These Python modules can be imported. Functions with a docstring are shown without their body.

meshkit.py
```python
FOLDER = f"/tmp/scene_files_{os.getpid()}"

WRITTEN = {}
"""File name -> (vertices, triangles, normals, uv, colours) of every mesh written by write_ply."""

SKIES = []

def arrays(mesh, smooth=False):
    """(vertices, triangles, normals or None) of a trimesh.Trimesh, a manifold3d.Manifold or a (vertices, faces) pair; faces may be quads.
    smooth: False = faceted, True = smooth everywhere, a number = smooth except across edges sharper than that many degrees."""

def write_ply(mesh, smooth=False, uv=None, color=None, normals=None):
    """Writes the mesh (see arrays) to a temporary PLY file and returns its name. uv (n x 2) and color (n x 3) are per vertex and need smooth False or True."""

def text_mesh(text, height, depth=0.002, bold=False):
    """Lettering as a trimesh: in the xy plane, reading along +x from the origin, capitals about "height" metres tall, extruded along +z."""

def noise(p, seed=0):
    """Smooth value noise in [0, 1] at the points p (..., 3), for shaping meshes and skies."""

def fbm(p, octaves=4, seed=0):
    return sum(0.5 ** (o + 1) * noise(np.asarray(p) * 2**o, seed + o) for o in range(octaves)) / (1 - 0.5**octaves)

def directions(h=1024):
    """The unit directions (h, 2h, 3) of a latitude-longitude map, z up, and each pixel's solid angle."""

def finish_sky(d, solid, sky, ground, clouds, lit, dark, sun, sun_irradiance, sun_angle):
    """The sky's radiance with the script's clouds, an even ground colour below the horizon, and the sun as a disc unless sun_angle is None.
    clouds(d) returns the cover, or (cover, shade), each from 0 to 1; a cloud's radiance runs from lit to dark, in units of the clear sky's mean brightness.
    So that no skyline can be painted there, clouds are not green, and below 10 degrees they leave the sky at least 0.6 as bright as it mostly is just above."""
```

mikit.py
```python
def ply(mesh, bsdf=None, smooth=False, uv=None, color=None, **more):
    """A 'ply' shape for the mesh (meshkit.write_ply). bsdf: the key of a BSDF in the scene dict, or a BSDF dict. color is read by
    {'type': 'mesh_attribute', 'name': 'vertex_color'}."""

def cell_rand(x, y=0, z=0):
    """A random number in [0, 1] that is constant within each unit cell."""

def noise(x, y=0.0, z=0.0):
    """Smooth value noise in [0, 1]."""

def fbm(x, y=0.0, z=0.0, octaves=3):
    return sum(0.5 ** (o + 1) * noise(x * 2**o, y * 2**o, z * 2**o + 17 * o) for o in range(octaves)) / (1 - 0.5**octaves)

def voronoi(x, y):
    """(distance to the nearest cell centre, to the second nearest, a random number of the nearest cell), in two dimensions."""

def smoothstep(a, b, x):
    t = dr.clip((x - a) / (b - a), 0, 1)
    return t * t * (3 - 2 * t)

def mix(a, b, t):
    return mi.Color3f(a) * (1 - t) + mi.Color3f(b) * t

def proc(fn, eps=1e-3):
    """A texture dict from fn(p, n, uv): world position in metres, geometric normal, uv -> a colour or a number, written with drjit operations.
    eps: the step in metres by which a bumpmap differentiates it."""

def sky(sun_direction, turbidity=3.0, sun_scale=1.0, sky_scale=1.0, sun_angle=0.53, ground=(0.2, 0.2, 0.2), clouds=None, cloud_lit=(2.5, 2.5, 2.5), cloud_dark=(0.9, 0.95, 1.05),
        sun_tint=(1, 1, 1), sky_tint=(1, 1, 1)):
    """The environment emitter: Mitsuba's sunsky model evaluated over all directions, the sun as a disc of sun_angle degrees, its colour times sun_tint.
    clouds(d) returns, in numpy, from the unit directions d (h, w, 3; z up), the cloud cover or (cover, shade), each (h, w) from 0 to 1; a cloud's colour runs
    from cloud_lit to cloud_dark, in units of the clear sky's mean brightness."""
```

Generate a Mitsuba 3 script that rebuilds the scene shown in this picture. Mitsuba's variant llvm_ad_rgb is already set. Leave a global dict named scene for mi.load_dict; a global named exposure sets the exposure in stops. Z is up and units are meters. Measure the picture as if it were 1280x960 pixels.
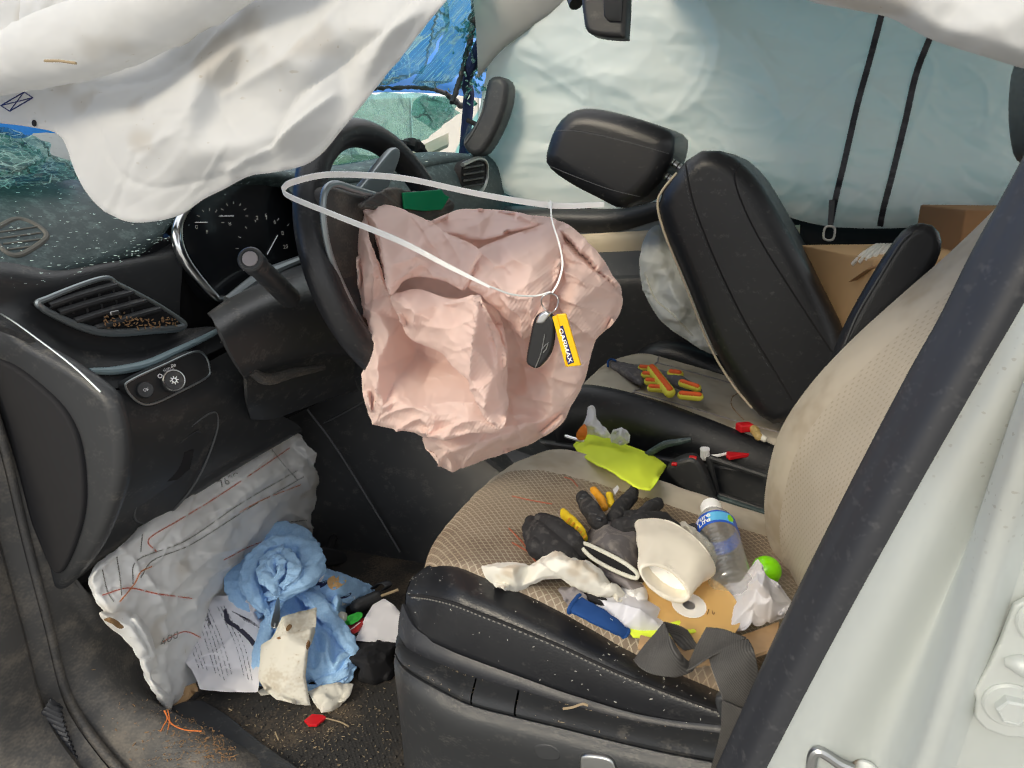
import math, random
import numpy as np, trimesh, mitsuba as mi, drjit as dr
import mikit, meshkit
from mikit import proc, noise, fbm, voronoi, smoothstep, mix
from manifold3d import Manifold
from shapely.geometry import Polygon, LineString, Point
from shapely import contains_xy
from scipy.spatial import Delaunay
from scipy.interpolate import LinearNDInterpolator, NearestNDInterpolator

T = mi.ScalarTransform4f
scene, labels = {'type': 'scene'}, {}
# ---------------------------------------------------------------- camera, sky, exposure
# car frame: x forward, y to the driver's door, z up, z = 0 on the driver's floor mat; metres
CAM = np.array([0.02, 1.26, 0.76])
YAW, PITCH, FOC = math.radians(21), math.radians(16.5), 900.0
FW = np.array([math.sin(YAW) * math.cos(PITCH), -math.cos(YAW) * math.cos(PITCH), -math.sin(PITCH)])
RT = np.cross(FW, [0, 0, 1]); RT /= np.linalg.norm(RT)
UPV = np.cross(RT, FW)
scene['camera'] = {'type': 'perspective', 'fov': math.degrees(2 * math.atan(640 / FOC)), 'fov_axis': 'x', 'near_clip': 0.02, 'far_clip': 400.0,
                   'to_world': T().look_at(origin=CAM.tolist(), target=(CAM + FW).tolist(), up=[0, 0, 1])}
exposure = 2.65
scene['sky'] = mikit.sky((0.25, 1.0, 0.62), turbidity=4, sun_scale=0.28, sun_angle=18, sun_tint=(0.90, 1.0, 1.13), clouds=lambda d: (0.96 + 0 * d[..., 0], 0.25 + 0 * d[..., 0]),
                         cloud_lit=(2.42, 2.42, 2.42), cloud_dark=(1.62, 1.66, 1.7))

# ---------------------------------------------------------------- helpers
SEAT_K = .17
def spot(U, V, x=None, y=None, z=None, s=None):
    """Survey: the point of the car on the plane x=, y= or z= that the photograph shows at (U, V)."""
    U, V = np.asarray(U, float), np.asarray(V, float)
    d = FW + RT * ((U - 640) / FOC)[..., None] - UPV * ((V - 480) / FOC)[..., None]
    if s is not None:      # driver's cushion: a slope rising to the front; .29 is its surface
        t = (np.asarray(s, float) - .002 + SEAT_K * (CAM[0] - .36) - CAM[2]) / (d[..., 2] - SEAT_K * d[..., 0])
        return CAM + d * t[..., None]
    k, val = (0, x) if x is not None else (1, y) if y is not None else (2, z)
    return CAM + d * ((np.asarray(val, float) - CAM[k]) / d[..., k])[..., None]

def px(pts, **k):
    return spot([p[0] for p in pts], [p[1] for p in pts], **k)

def add(key, mesh, bsdf, smooth=30, label=None, cat=None, group=None, kind=None, uv=None, **more):
    n, base = 0, key
    while key in scene:
        n += 1; key = f'{base}_{n:03d}'
    scene[key] = mikit.ply(mesh, bsdf, smooth, uv=uv, **more)
    tag(key, label, cat, group, kind)
    return key

def tag(key, label=None, cat=None, group=None, kind=None):
    d = {k: v for k, v in (('label', label), ('category', cat), ('group', group), ('kind', kind)) if v}
    if d: labels[key] = d
    return key

def M(V, F): return trimesh.Trimesh(np.asarray(V), np.asarray(F), process=False)
def cat(ms): return trimesh.util.concatenate([m for m in ms])

def crv(P, n, closed=False):
    """Catmull-Rom through the points, n samples."""
    P = np.asarray(P, float); m = len(P)
    t = np.linspace(0, m if closed else m - 1, n, endpoint=not closed)
    i = np.minimum(t.astype(int), (m if closed else m - 1) - (0 if closed else 1)); i = np.maximum(i, 0); f = (t - i)
    def g(k):
        if closed: return P[k % m]
        k = np.asarray(k); a = P[np.clip(k, 0, m - 1)].copy()
        lo, hi = k < 0, k > m - 1
        if lo.any(): a[lo] = 2 * P[0] - P[1]
        if hi.any(): a[hi] = 2 * P[-1] - P[-2]
        return a
    f = f.reshape(-1, *[1] * (P.ndim - 1))
    a, b, c, d = g(i - 1), g(i), g(i + 1), g(i + 2)
    return 0.5 * (2 * b + (c - a) * f + (2 * a - 5 * b + 4 * c - d) * f ** 2 + (3 * b - a - 3 * c + d) * f ** 3)

def gridf(nu, nv, closed=False):
    i, j = np.meshgrid(np.arange(nu - 1), np.arange(nv if closed else nv - 1), indexing='ij')
    a = i * nv + j; b = i * nv + (j + 1) % nv; c = b + nv; d = a + nv
    q = np.stack([a, b, c, d], -1).reshape(-1, 4)
    return np.vstack([q[:, [0, 1, 2]], q[:, [0, 2, 3]]])

def surf(rows, nu=24, nv=24, closed=False, wr=0, fr=30, seed=0, dirn=None):
    """Smooth surface through rows of points; returns mesh."""
    R = np.array([crv(r, nv, closed) for r in rows])
    G = crv(R, nu)
    m = M(G.reshape(-1, 3), gridf(nu, nv, closed))
    return rough(m, wr, fr, seed) if wr else m

def ridged(p, f, seed=0):
    w = p + 0.35 / f * np.stack([meshkit.noise(p * f * 0.7 + s, seed + s) - .5 for s in (11, 23, 37)], -1) * 2
    a = 1 - np.abs(2 * meshkit.noise(w * f, seed) - 1)
    b = 1 - np.abs(2 * meshkit.noise(w * f * 2.3 + 5, seed + 1) - 1)
    c = 1 - np.abs(2 * meshkit.noise(w * f * 5 + 9, seed + 2) - 1)
    return a ** 2 + .45 * b ** 2 + .2 * c - .8

def rough(m, amp, f, seed=0):
    m = M(m.vertices, m.faces); n = np.array(m.vertex_normals)
    m.vertices = m.vertices + n * (amp * ridged(np.array(m.vertices), f, seed))[:, None]
    return m

def shell(m, t):
    """Closes an open sheet into a thin solid of thickness t (inwards along the normals)."""
    V, F = np.array(m.vertices), np.array(m.faces); n = np.array(m.vertex_normals); k = len(V)
    e = np.sort(np.vstack([F[:, [0, 1]], F[:, [1, 2]], F[:, [2, 0]]]), 1)
    o = np.vstack([F[:, [0, 1]], F[:, [1, 2]], F[:, [2, 0]]])
    u, ix, c = np.unique(e, axis=0, return_index=True, return_counts=True)
    b = o[ix[c == 1]]
    side = np.vstack([np.c_[b[:, 1], b[:, 0], b[:, 0] + k], np.c_[b[:, 1], b[:, 0] + k, b[:, 1] + k]])
    return M(np.vstack([V, V - n * t]), np.vstack([F, F[:, ::-1] + k, side]))

def tube(P, r, n=10, sm=None, closed=False, cap=True):
    P = np.asarray(P, float)
    if sm: P = crv(P, sm, closed)
    k = len(P); r = np.broadcast_to(np.asarray(r, float), (k,)) if np.ndim(r) == 0 else np.interp(np.linspace(0, 1, k), np.linspace(0, 1, len(r)), r)
    t = np.gradient(P, axis=0) if not closed else np.roll(P, -1, 0) - np.roll(P, 1, 0)
    t /= np.linalg.norm(t, axis=1, keepdims=True) + 1e-12
    a = np.cross(t[0], [0.3, 0.5, 0.81]); a /= np.linalg.norm(a); fr = []
    for q in t:
        a = a - q * (a @ q); a /= np.linalg.norm(a); fr.append(a)
    A = np.array(fr); B = np.cross(t, A)
    th = np.linspace(0, 2 * np.pi, n, endpoint=False)
    G = P[:, None] + r[:, None, None] * (A[:, None] * np.cos(th)[:, None] + B[:, None] * np.sin(th)[:, None])
    V, F = G.reshape(-1, 3), gridf(k, n, True)
    if closed:
        j = np.arange(n); off = (k - 1) * n
        F = np.vstack([F, np.c_[off + j, off + (j + 1) % n, (j + 1) % n], np.c_[off + j, (j + 1) % n, j]])
    elif cap:
        j = np.arange(n); V = np.vstack([V, P[0], P[-1]])
        F = np.vstack([F, np.c_[(j + 1) % n, j, np.full(n, k * n)], np.c_[(k - 1) * n + j, (k - 1) * n + (j + 1) % n, np.full(n, k * n + 1)]])
    return M(V, F)

def strap(P, W, t=.0015, n=40, nw=5, bow=0):
    """A flat band along P with half-width vectors W (one per point)."""
    P, W = crv(P, n), crv(W, n)
    s = np.linspace(-1, 1, nw)
    m = M((P[:, None] + W[:, None] * s[:, None]).reshape(-1, 3), gridf(n, nw))
    return shell(m, t)

def frame(o, n, up=(0, 0, 1)):
    n = np.asarray(n, float) / np.linalg.norm(n); u = np.cross(up, n); u /= np.linalg.norm(u); v = np.cross(n, u)
    m = np.eye(4); m[:3, 0], m[:3, 1], m[:3, 2], m[:3, 3] = u, v, n, o
    return m

def fit(P):
    """Best plane through points: 4x4 frame (normal towards the camera)."""
    P = np.asarray(P); o = P.mean(0); _, _, vt = np.linalg.svd(P - o); n = vt[2]
    if n @ (CAM - o) < 0: n = -n
    return frame(o, n, (0, 0, 1) if abs(n[2]) < .9 else (1, 0, 0))

def prism(P2, d, r=0.002, seg=3, mat=None, hole=None, both=True):
    """2D outline -> solid of depth d (along -z of mat, front face at z=0) with rounded edges of radius r."""
    pg = P2 if isinstance(P2, Polygon) else Polygon(P2)
    if not pg.is_valid: pg = pg.buffer(0)
    a = np.linspace(0, np.pi / 2, seg + 1)
    lv = [(-r * (1 - math.sin(q)), -r * (1 - math.cos(q)) + 0) for q in a]     # (inset, z) from rim to outer
    ring = np.array(pg.exterior.coords)[:-1]
    if pg.exterior.is_ccw is False: ring = ring[::-1]
    n0 = max(40, min(220, int(pg.length / max(r, .001))))
    ex = LineString(np.vstack([ring, ring[:1]]))
    L = [ex.interpolate(s, normalized=True).coords[0] for s in np.linspace(0, 1, n0, endpoint=False)]
    L = np.array(L)
    nx, pv = np.roll(L, -1, 0), np.roll(L, 1, 0); tg = nx - pv; tg /= np.linalg.norm(tg, axis=1, keepdims=True) + 1e-12
    nr = np.c_[tg[:, 1], -tg[:, 0]]
    rings = []
    for q in a: rings.append(np.c_[L - nr * r * (1 - math.sin(q)), np.full(n0, -r * (1 - math.cos(q)))])
    if both:
        for q in a[::-1]: rings.append(np.c_[L - nr * r * (1 - math.sin(q)), np.full(n0, -d + r * (1 - math.cos(q)))])
    else: rings.append(np.c_[L, np.full(n0, -d)])
    G = np.array(rings); k = len(rings)
    V = G.reshape(-1, 3); F = gridf(k, n0, True)[:, ::-1]
    top = Polygon(rings[0][:, :2]).buffer(0)
    tv, tf = tri(rings[0][:, :2])
    F = np.vstack([F, tf, tf[:, ::-1] + (k - 1) * n0])
    m = M(V, F)
    if m.volume < 0: m.invert()
    if mat is not None: m.apply_transform(mat)
    return m

def tri(P2):
    import mapbox_earcut as me
    f = me.triangulate_float64(np.asarray(P2, float), np.array([len(P2)], dtype=np.uint32)).reshape(-1, 3).astype(int)
    return P2, f

def plate(pts3, d, r=.002, seg=3, smooth=0):
    """A solid plate whose front face outline follows the (nearly planar) 3D points."""
    pts3 = np.asarray(pts3)
    if smooth: pts3 = crv(pts3, smooth, True)
    m = fit(pts3); q = (np.c_[pts3, np.ones(len(pts3))] @ np.linalg.inv(m).T)[:, :2]
    return prism(q, d, r, seg, m)

def rbox(c, s, r=.005, R=None):
    s = np.asarray(s) / 2 - r
    sp = trimesh.creation.icosphere(2, r).vertices
    pts = np.vstack([sp + s * np.array(k) for k in np.ndindex(2, 2, 2) for k in [np.array(k) * 2 - 1]])
    m = trimesh.convex.convex_hull(pts)
    if R is not None: m.apply_transform(R)
    m.apply_translation(c); return m

def cyl(a, b, r, n=24, r2=None, bev=0):
    a, b = np.asarray(a, float), np.asarray(b, float); L = np.linalg.norm(b - a); d = (b - a) / L; r2 = r if r2 is None else r2
    if bev: return tube([a, a + d * .0001, a + d * bev, b - d * bev, b - d * .0001, b], [r - bev, r - bev, r, r2, r2 - bev, r2 - bev], n) if False else lathe([(0, 0), (r - bev, 0), (r, bev), (r2, L - bev), (r2 - bev, L), (0, L)], a, d, n)
    return lathe([(0, 0), (r, 0), (r2, L), (0, L)], a, d, n)

def lathe(prof, o, ax, n=32):
    m = frame(np.asarray(o, float), ax, (0, 0, 1) if abs(np.asarray(ax)[2]) < .95 * np.linalg.norm(ax) else (1, 0, 0))
    pr = np.asarray(prof, float); th = np.linspace(0, 2 * np.pi, n, endpoint=False)
    G = np.stack([pr[:, :1] * np.cos(th), pr[:, :1] * np.sin(th), np.broadcast_to(pr[:, 1:], (len(pr), n))], -1)
    V = G.reshape(-1, 3) @ m[:3, :3].T + m[:3, 3]
    return M(V, gridf(len(pr), n, True))

def hullchain(pts, rad, lvl=2):
    ms = []
    for (a, b), (ra, rb) in zip(zip(pts[:-1], pts[1:]), zip(rad[:-1], rad[1:])):
        s1 = trimesh.creation.icosphere(lvl, ra).vertices + a; s2 = trimesh.creation.icosphere(lvl, rb).vertices + b
        ms.append(Manifold.hull_points(np.vstack([s1, s2])))
    return ms

def meld(ms, edge=.004, it=8, squash=None):
    m = ms[0]
    for q in ms[1:]: m = m + q
    m = m.refine_to_length(edge); k = m.to_mesh()
    t = trimesh.Trimesh(k.vert_properties[:, :3], k.tri_verts, process=True)
    trimesh.smoothing.filter_taubin(t, iterations=it)
    return t

def crumple(outline, ctrl, ax, step=4, wr=.004, fr=28, seed=1, rnd=(0, 20), t=.0012, relax=3, smooth=True, fold=None, fct=(), crs=()):
    """A sheet of cloth or paper: outline surveyed in the photograph, lying at the heights ctrl [(U, V, value)] along axis ax ('x','y','z');
    creased by ridged noise wr at fr per metre, edges rolled back by rnd, closed to a thickness t."""
    o = np.asarray(outline, float)
    if smooth: o = crv(o, max(60, len(o) * 8), True)
    pg = Polygon(o).buffer(0)
    if pg.geom_type != 'Polygon': pg = max(pg.geoms, key=lambda g: g.area)
    L = pg.exterior.length; nb = int(L / step)
    B = np.array([pg.exterior.interpolate(s, normalized=True).coords[0] for s in np.linspace(0, 1, nb, endpoint=False)])
    x0, y0, x1, y1 = pg.bounds
    gx, gy = np.meshgrid(np.arange(x0, x1, step), np.arange(y0, y1, step * .866)); gx = gx + (np.arange(gx.shape[0]) % 2)[:, None] * step / 2
    I = np.c_[gx.ravel(), gy.ravel()]; inn = pg.buffer(-step * .55)
    I = I[contains_xy(inn, I[:, 0], I[:, 1])]
    Q = np.vstack([B, I]); D = Delaunay(Q).simplices; c = Q[D].mean(1)
    D = D[contains_xy(pg.buffer(.01), c[:, 0], c[:, 1])]
    e1, e2 = Q[D[:, 1]] - Q[D[:, 0]], Q[D[:, 2]] - Q[D[:, 0]]; a2 = e1[:, 0] * e2[:, 1] - e1[:, 1] * e2[:, 0]; D = D[np.abs(a2) > 1e-3]; a2 = a2[np.abs(a2) > 1e-3]
    D = np.where((a2 < 0)[:, None], D[:, ::-1], D)
    C = np.asarray(ctrl, float)
    if len(C) >= 4:
        h = LinearNDInterpolator(C[:, :2], C[:, 2])(Q); h = np.where(np.isnan(h), NearestNDInterpolator(C[:, :2], C[:, 2])(Q), h)
    else: h = np.full(len(Q), C[:, 2].mean())
    import scipy.sparse as sp
    e = np.vstack([D[:, [0, 1]], D[:, [1, 2]], D[:, [2, 0]]]); e = np.vstack([e, e[:, ::-1]])
    A = sp.csr_matrix((np.ones(len(e)), (e[:, 0], e[:, 1])), (len(Q), len(Q))); dg = np.asarray(A.sum(1)).ravel() + 1e-9
    for _ in range(relax): h = .4 * h + .6 * (A @ h) / dg
    s = -1 if ax == 'x' else 1
    if rnd[0]:
        d = np.array([pg.exterior.distance(Point(*q)) for q in Q]) if len(Q) < 3000 else edge_dist(Q, B)
        k = np.clip(1 - d / rnd[1], 0, 1); h = h - s * rnd[0] * k ** 2
    X = spot(Q[:, 0], Q[:, 1], **{ax: h})
    k = 2 if ax == 's' else 'xyz'.index(ax)
    if wr or fct or crs:
        w = wr * ridged(X, fr, seed)
        for c_, am_, wd_ in crs: w = w + am_ * np.exp(-seg_dist(Q, dens(c_, 3)) / wd_)
        for j, f in enumerate(fct): w = w + facets(Q, *f, seed=seed * 7 + j)
        if fold: w = w + fold(X, Q)
        X[:, k] += s * w
    m = M(X, D)
    if (np.array(m.face_normals).mean(0) @ (CAM - X.mean(0))) < 0: m = M(X, D[:, ::-1])
    return shell(m, t) if t else m

def seg_dist(Q, L):
    a, b = L[:-1], L[1:]; d = b - a; n = (d ** 2).sum(1) + 1e-12; best = np.full(len(Q), 1e9)
    for i in range(len(a)):
        t = np.clip(((Q - a[i]) @ d[i]) / n[i], 0, 1); best = np.minimum(best, np.hypot(*(Q - a[i] - t[:, None] * d[i]).T))
    return best

def cloth_tube(P, rad, seed, flat=.75, n=34, k=130, amp=.0038, cell=.0085):
    """A rolled length of cloth: an oval tube with long lengthwise pleats."""
    m = tube(P, rad, n, k, cap=False); V = np.array(m.vertices).reshape(k, n, 3); c = V.mean(1, keepdims=True)
    s = np.r_[0, np.cumsum(np.linalg.norm(np.diff(c[:, 0], axis=0), axis=1))]; R = np.linalg.norm(V - c, axis=2, keepdims=True)
    th = np.linspace(0, 2 * np.pi, n, endpoint=False); q = np.stack([np.broadcast_to(s[:, None], (k, n)), np.broadcast_to(th * np.mean(R), (k, n))], -1).reshape(-1, 2)
    w = facets(q, cell, amp, 4.5, 8, seed) + facets(q, cell * .45, amp * .45, 3.0, -12, seed + 5) + facets(q, cell * 1.5, amp * .6, .5, 0, seed + 9)
    V = c + (V - c) * (1 + np.nan_to_num(w).reshape(k, n, 1) / np.maximum(R, 1e-4)); V[..., 2] = c[..., 2] + (V[..., 2] - c[..., 2]) * flat
    return M(V.reshape(-1, 3), gridf(k, n, True))

def rcrs(box, n, ang, spread, ln, amp, wd, seed):
    """n random short creases inside a box."""
    r_ = np.random.default_rng(seed); o = []
    for _ in range(n):
        c = np.array([r_.uniform(box[0], box[2]), r_.uniform(box[1], box[3])]); a = math.radians(ang + r_.normal(0, spread)); l = ln * r_.uniform(.4, 1.3); d = np.array([math.cos(a), math.sin(a)]) * l / 2
        b = np.array([-d[1], d[0]]) * r_.normal(0, .22)
        o.append(([tuple(c - d), tuple(c + b), tuple(c + d)], amp * r_.choice([-1, 1, 1]) * r_.uniform(.4, 1.2), wd * r_.uniform(.7, 1.4)))
    return o

def facets(Q, cell, amp, asp=1.0, ang=0.0, seed=0):
    """Flat-sided crumples: random heights on a jittered lattice, joined by plane facets."""
    a = math.radians(ang); R = np.array([[math.cos(a), -math.sin(a)], [math.sin(a), math.cos(a)]]); q = Q @ R / [cell * asp, cell]
    lo, hi = np.floor(q.min(0)).astype(int) - 2, np.ceil(q.max(0)).astype(int) + 3
    g = np.stack(np.meshgrid(np.arange(lo[0], hi[0]), np.arange(lo[1], hi[1]), indexing='ij'), -1).reshape(-1, 2).astype(float)
    r = np.random.default_rng(seed + 17); g += r.uniform(-.42, .42, g.shape); h = r.choice([-1, 1], len(g)) * r.uniform(.3, 1, len(g))
    return amp * LinearNDInterpolator(g, h)(q)

def edge_dist(Q, B):
    from scipy.spatial import cKDTree
    return cKDTree(B).query(Q)[0]

def place(m, o, xdir, ydir):
    """Maps a mesh modelled in its xy plane (z up) onto the point o with the given directions."""
    u = np.asarray(xdir, float); u /= np.linalg.norm(u); v = np.asarray(ydir, float); v -= u * (u @ v); v /= np.linalg.norm(v)
    q = np.eye(4); q[:3, 0], q[:3, 1], q[:3, 2], q[:3, 3] = u, v, np.cross(u, v), o
    m = m.copy(); m.apply_transform(q); return m

# ---------------------------------------------------------------- materials
def mat(name, color, rough=.5, two=True, **k):
    b = {'type': 'principled', 'base_color': color if isinstance(color, dict) else {'type': 'rgb', 'value': list(color)}, 'roughness': rough, **k}
    scene[name] = {'type': 'twosided', 'bsdf': b} if two else b
def bump(name, color, rough, fn, scale=1.0, eps=4e-4, **k):
    b = {'type': 'principled', 'base_color': color if isinstance(color, dict) else {'type': 'rgb', 'value': list(color)}, 'roughness': rough, **k}
    scene[name] = {'type': 'twosided', 'bsdf': {'type': 'bumpmap', 'arbitrary': proc(fn, eps), 'scale': scale, 'bsdf': b}}

def dusty(base, dust, lo, hi, f=26.0, up=.55):
    def fn(p, n, uv):
        a = fbm(p.x * f, p.y * f, p.z * f, 3); s = noise(p.x * 420, p.y * 420, p.z * 420)
        k = smoothstep(lo, hi, a * .75 + s * .25) * (1 - up + up * dr.clip(dr.abs(n.z), 0, 1))
        sp = smoothstep(.86, .9, noise(p.x * 260 + 7, p.y * 260, p.z * 260)) * .5
        return mix(base, dust, dr.clip(k + sp * k * 1.5, 0, 1))
    return proc(fn)
def grain(f, amp):
    return lambda p, n, uv: amp * (noise(p.x * f, p.y * f, p.z * f) + .5 * noise(p.x * f * 2.1, p.y * f * 2.1, p.z * f * 2.1))
bump('black_plastic', dusty((.030, .032, .035), (.105, .098, .088), .54, .92, 60.0), .38, grain(900, .00035))
bump('dirty_plastic', dusty((.048, .047, .046), (.14, .122, .10), .38, .82, 40.0, .4), .55, grain(900, .00035))
bump('dash_plastic', dusty((.040, .062, .067), (.14, .205, .205), .42, .94, 90.0, .7), .5, grain(700, .0004))  # teal in base and dust colour stands in for light through the green glass
bump('black_leather', dusty((.014, .015, .018), (.085, .083, .08), .6, .98, 90.0), .36, grain(520, .00022))
bump('belt_web', proc(lambda p, n, uv: mix((.055, .053, .052), (.10, .096, .09), .5 + .5 * dr.sin((p.x - p.z) * 2200)) * (.75 + .5 * fbm(p.x * 60, p.y * 60, p.z * 60))), .6, lambda p, n, uv: .0005 * dr.sin((p.x - p.z) * 2200))
mat('black_soft', (.008, .008, .010), .85)
mat('black_gloss', (.006, .007, .009), .08, clearcoat=.6)
mat('rubber', dusty((.026, .028, .034), (.07, .07, .074), .55, .98, 140.0, .2), .45)
mat('carpet', dusty((.022, .022, .024), (.08, .066, .05), .45, .8, 20.0, .6), .95)
bump('floor_mat', dusty((.026, .025, .024), (.09, .07, .05), .42, .8, 14.0, .6), .8, lambda p, n, uv: .0009 * smoothstep(.1, .6, dr.sin(p.x * 900) * dr.sin(p.y * 900)))
mat('chrome', (.75, .77, .78), .12, metallic=1.0)
mat('satin_metal', (.42, .43, .43), .32, metallic=1.0)
mat('silver_trim', (.30, .34, .36), .35, metallic=.8)
def paint(p, n, uv):
    a = fbm(p.x * 9, p.y * 9, p.z * 5); s = noise(p.x * 300, p.y * 300, p.z * 300)
    k = smoothstep(.5, .8, a) * .35 + smoothstep(.80, .9, s) * smoothstep(.45, .7, a) * .35
    return mix((.38, .41, .40), (.22, .21, .18), k)
mat('white_paint', proc(paint), .30, clearcoat=.5, clearcoat_gloss=.85)
def rusty(p, n, uv):
    a = fbm(p.x * 60, p.y * 60, p.z * 60); lo = smoothstep(.335, .30, p.z)
    return mix((.46, .49, .48), (.12, .07, .03), smoothstep(.42, .62, a * (.55 + .6 * lo)) * .85)
mat('hinge_steel', proc(rusty), .42, metallic=.15)
def beige(p, n, uv):
    a = fbm(p.x * 11, p.y * 11, p.z * 11); b = fbm(p.x * 45, p.y * 45, p.z * 45)
    return mix((.47, .42, .34), (.26, .20, .13), smoothstep(.42, .75, a * .7 + b * .3) * .6)
bump('beige_leather', proc(beige), .5, grain(600, .0004))
def weave_h(u, v):
    c = .0108
    a = u / c; b = v / c
    s = dr.abs(a + b - dr.floor(a + b) - .5); t = dr.abs(a - b - dr.floor(a - b) - .5)
    k = mi.Float(dr.floor(a + b)); j = mi.Float(dr.floor(a - b))
    l1 = smoothstep(.36, .44, s); l2 = smoothstep(.36, .44, t)
    odd = dr.abs(dr.floor((k + j) / 2) * 2 - (k + j))
    return dr.maximum(l1, l2 * (.35 + .65 * odd))
def mesh_col(p, n, uv):
    g = weave_h(p.x, p.y); a = fbm(p.x * 8, p.y * 8, 0); b = fbm(p.x * 60, p.y * 60, 3)
    base = mix((.27, .215, .16), (.17, .125, .085), smoothstep(.35, .7, a * .7 + b * .3))
    return base * (1 - .0) * (1 - g) + g * mix((.48, .41, .32), (.36, .28, .20), smoothstep(.4, .7, a))
scene['seat_mesh'] = {'type': 'twosided', 'bsdf': {'type': 'bumpmap', 'arbitrary': proc(lambda p, n, uv: .0007 * weave_h(p.x, p.y), 3e-4), 'scale': 1.0,
                      'bsdf': {'type': 'principled', 'base_color': proc(mesh_col), 'roughness': .7}}}
def back_col(p, n, uv):
    c = .0058; a = p.y / c; b = p.z / c
    d = dr.sin(a * 3.1416 * 1.2) * dr.sin(b * 3.1416)
    k = smoothstep(.45, .7, d); f = fbm(p.x * 9, p.y * 9, p.z * 9)
    return mix((.45, .40, .325), (.34, .29, .22), k * .55 + .3 * smoothstep(.4, .7, f))
mat('seat_back_mesh', proc(back_col), .7)
def thin(name, col, tr, rough=.6, bumpfn=None, sc=1.0):
    b = {'type': 'principledthin', 'base_color': col if isinstance(col, dict) else {'type': 'rgb', 'value': list(col)}, 'roughness': rough, 'diff_trans': tr, 'spec_trans': 0.0, 'eta': 1.4}
    scene[name] = {'type': 'bumpmap', 'arbitrary': proc(bumpfn, 4e-4), 'scale': sc, 'bsdf': b} if bumpfn else b
def stained(p, n, uv):
    a = fbm(p.x * 14 + 3, p.y * 14, p.z * 14); s = noise(p.x * 240, p.y * 240, p.z * 240)
    k = smoothstep(.60, .74, a) * .30 + smoothstep(.9, .94, s) * .3 * smoothstep(.5, .6, a)
    return mix((.82, .83, .83), (.48, .40, .28), k)
thin('airbag_knee', proc(stained), .6)
thin('airbag_white', proc(lambda p, n, uv: stained(p, n, uv) * .88), .75)
thin('curtain_white', (.82, .84, .82), .8)
thin('airbag_pink', (.985, .82, .765), .8, .65, lambda p, n, uv: .00045 * dr.sin(p.x * 1500 + p.z * 1000) + .0009 * fbm(p.x * 110, p.y * 110, p.z * 110))
thin('paper_white', (.82, .82, .86), .5)
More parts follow.
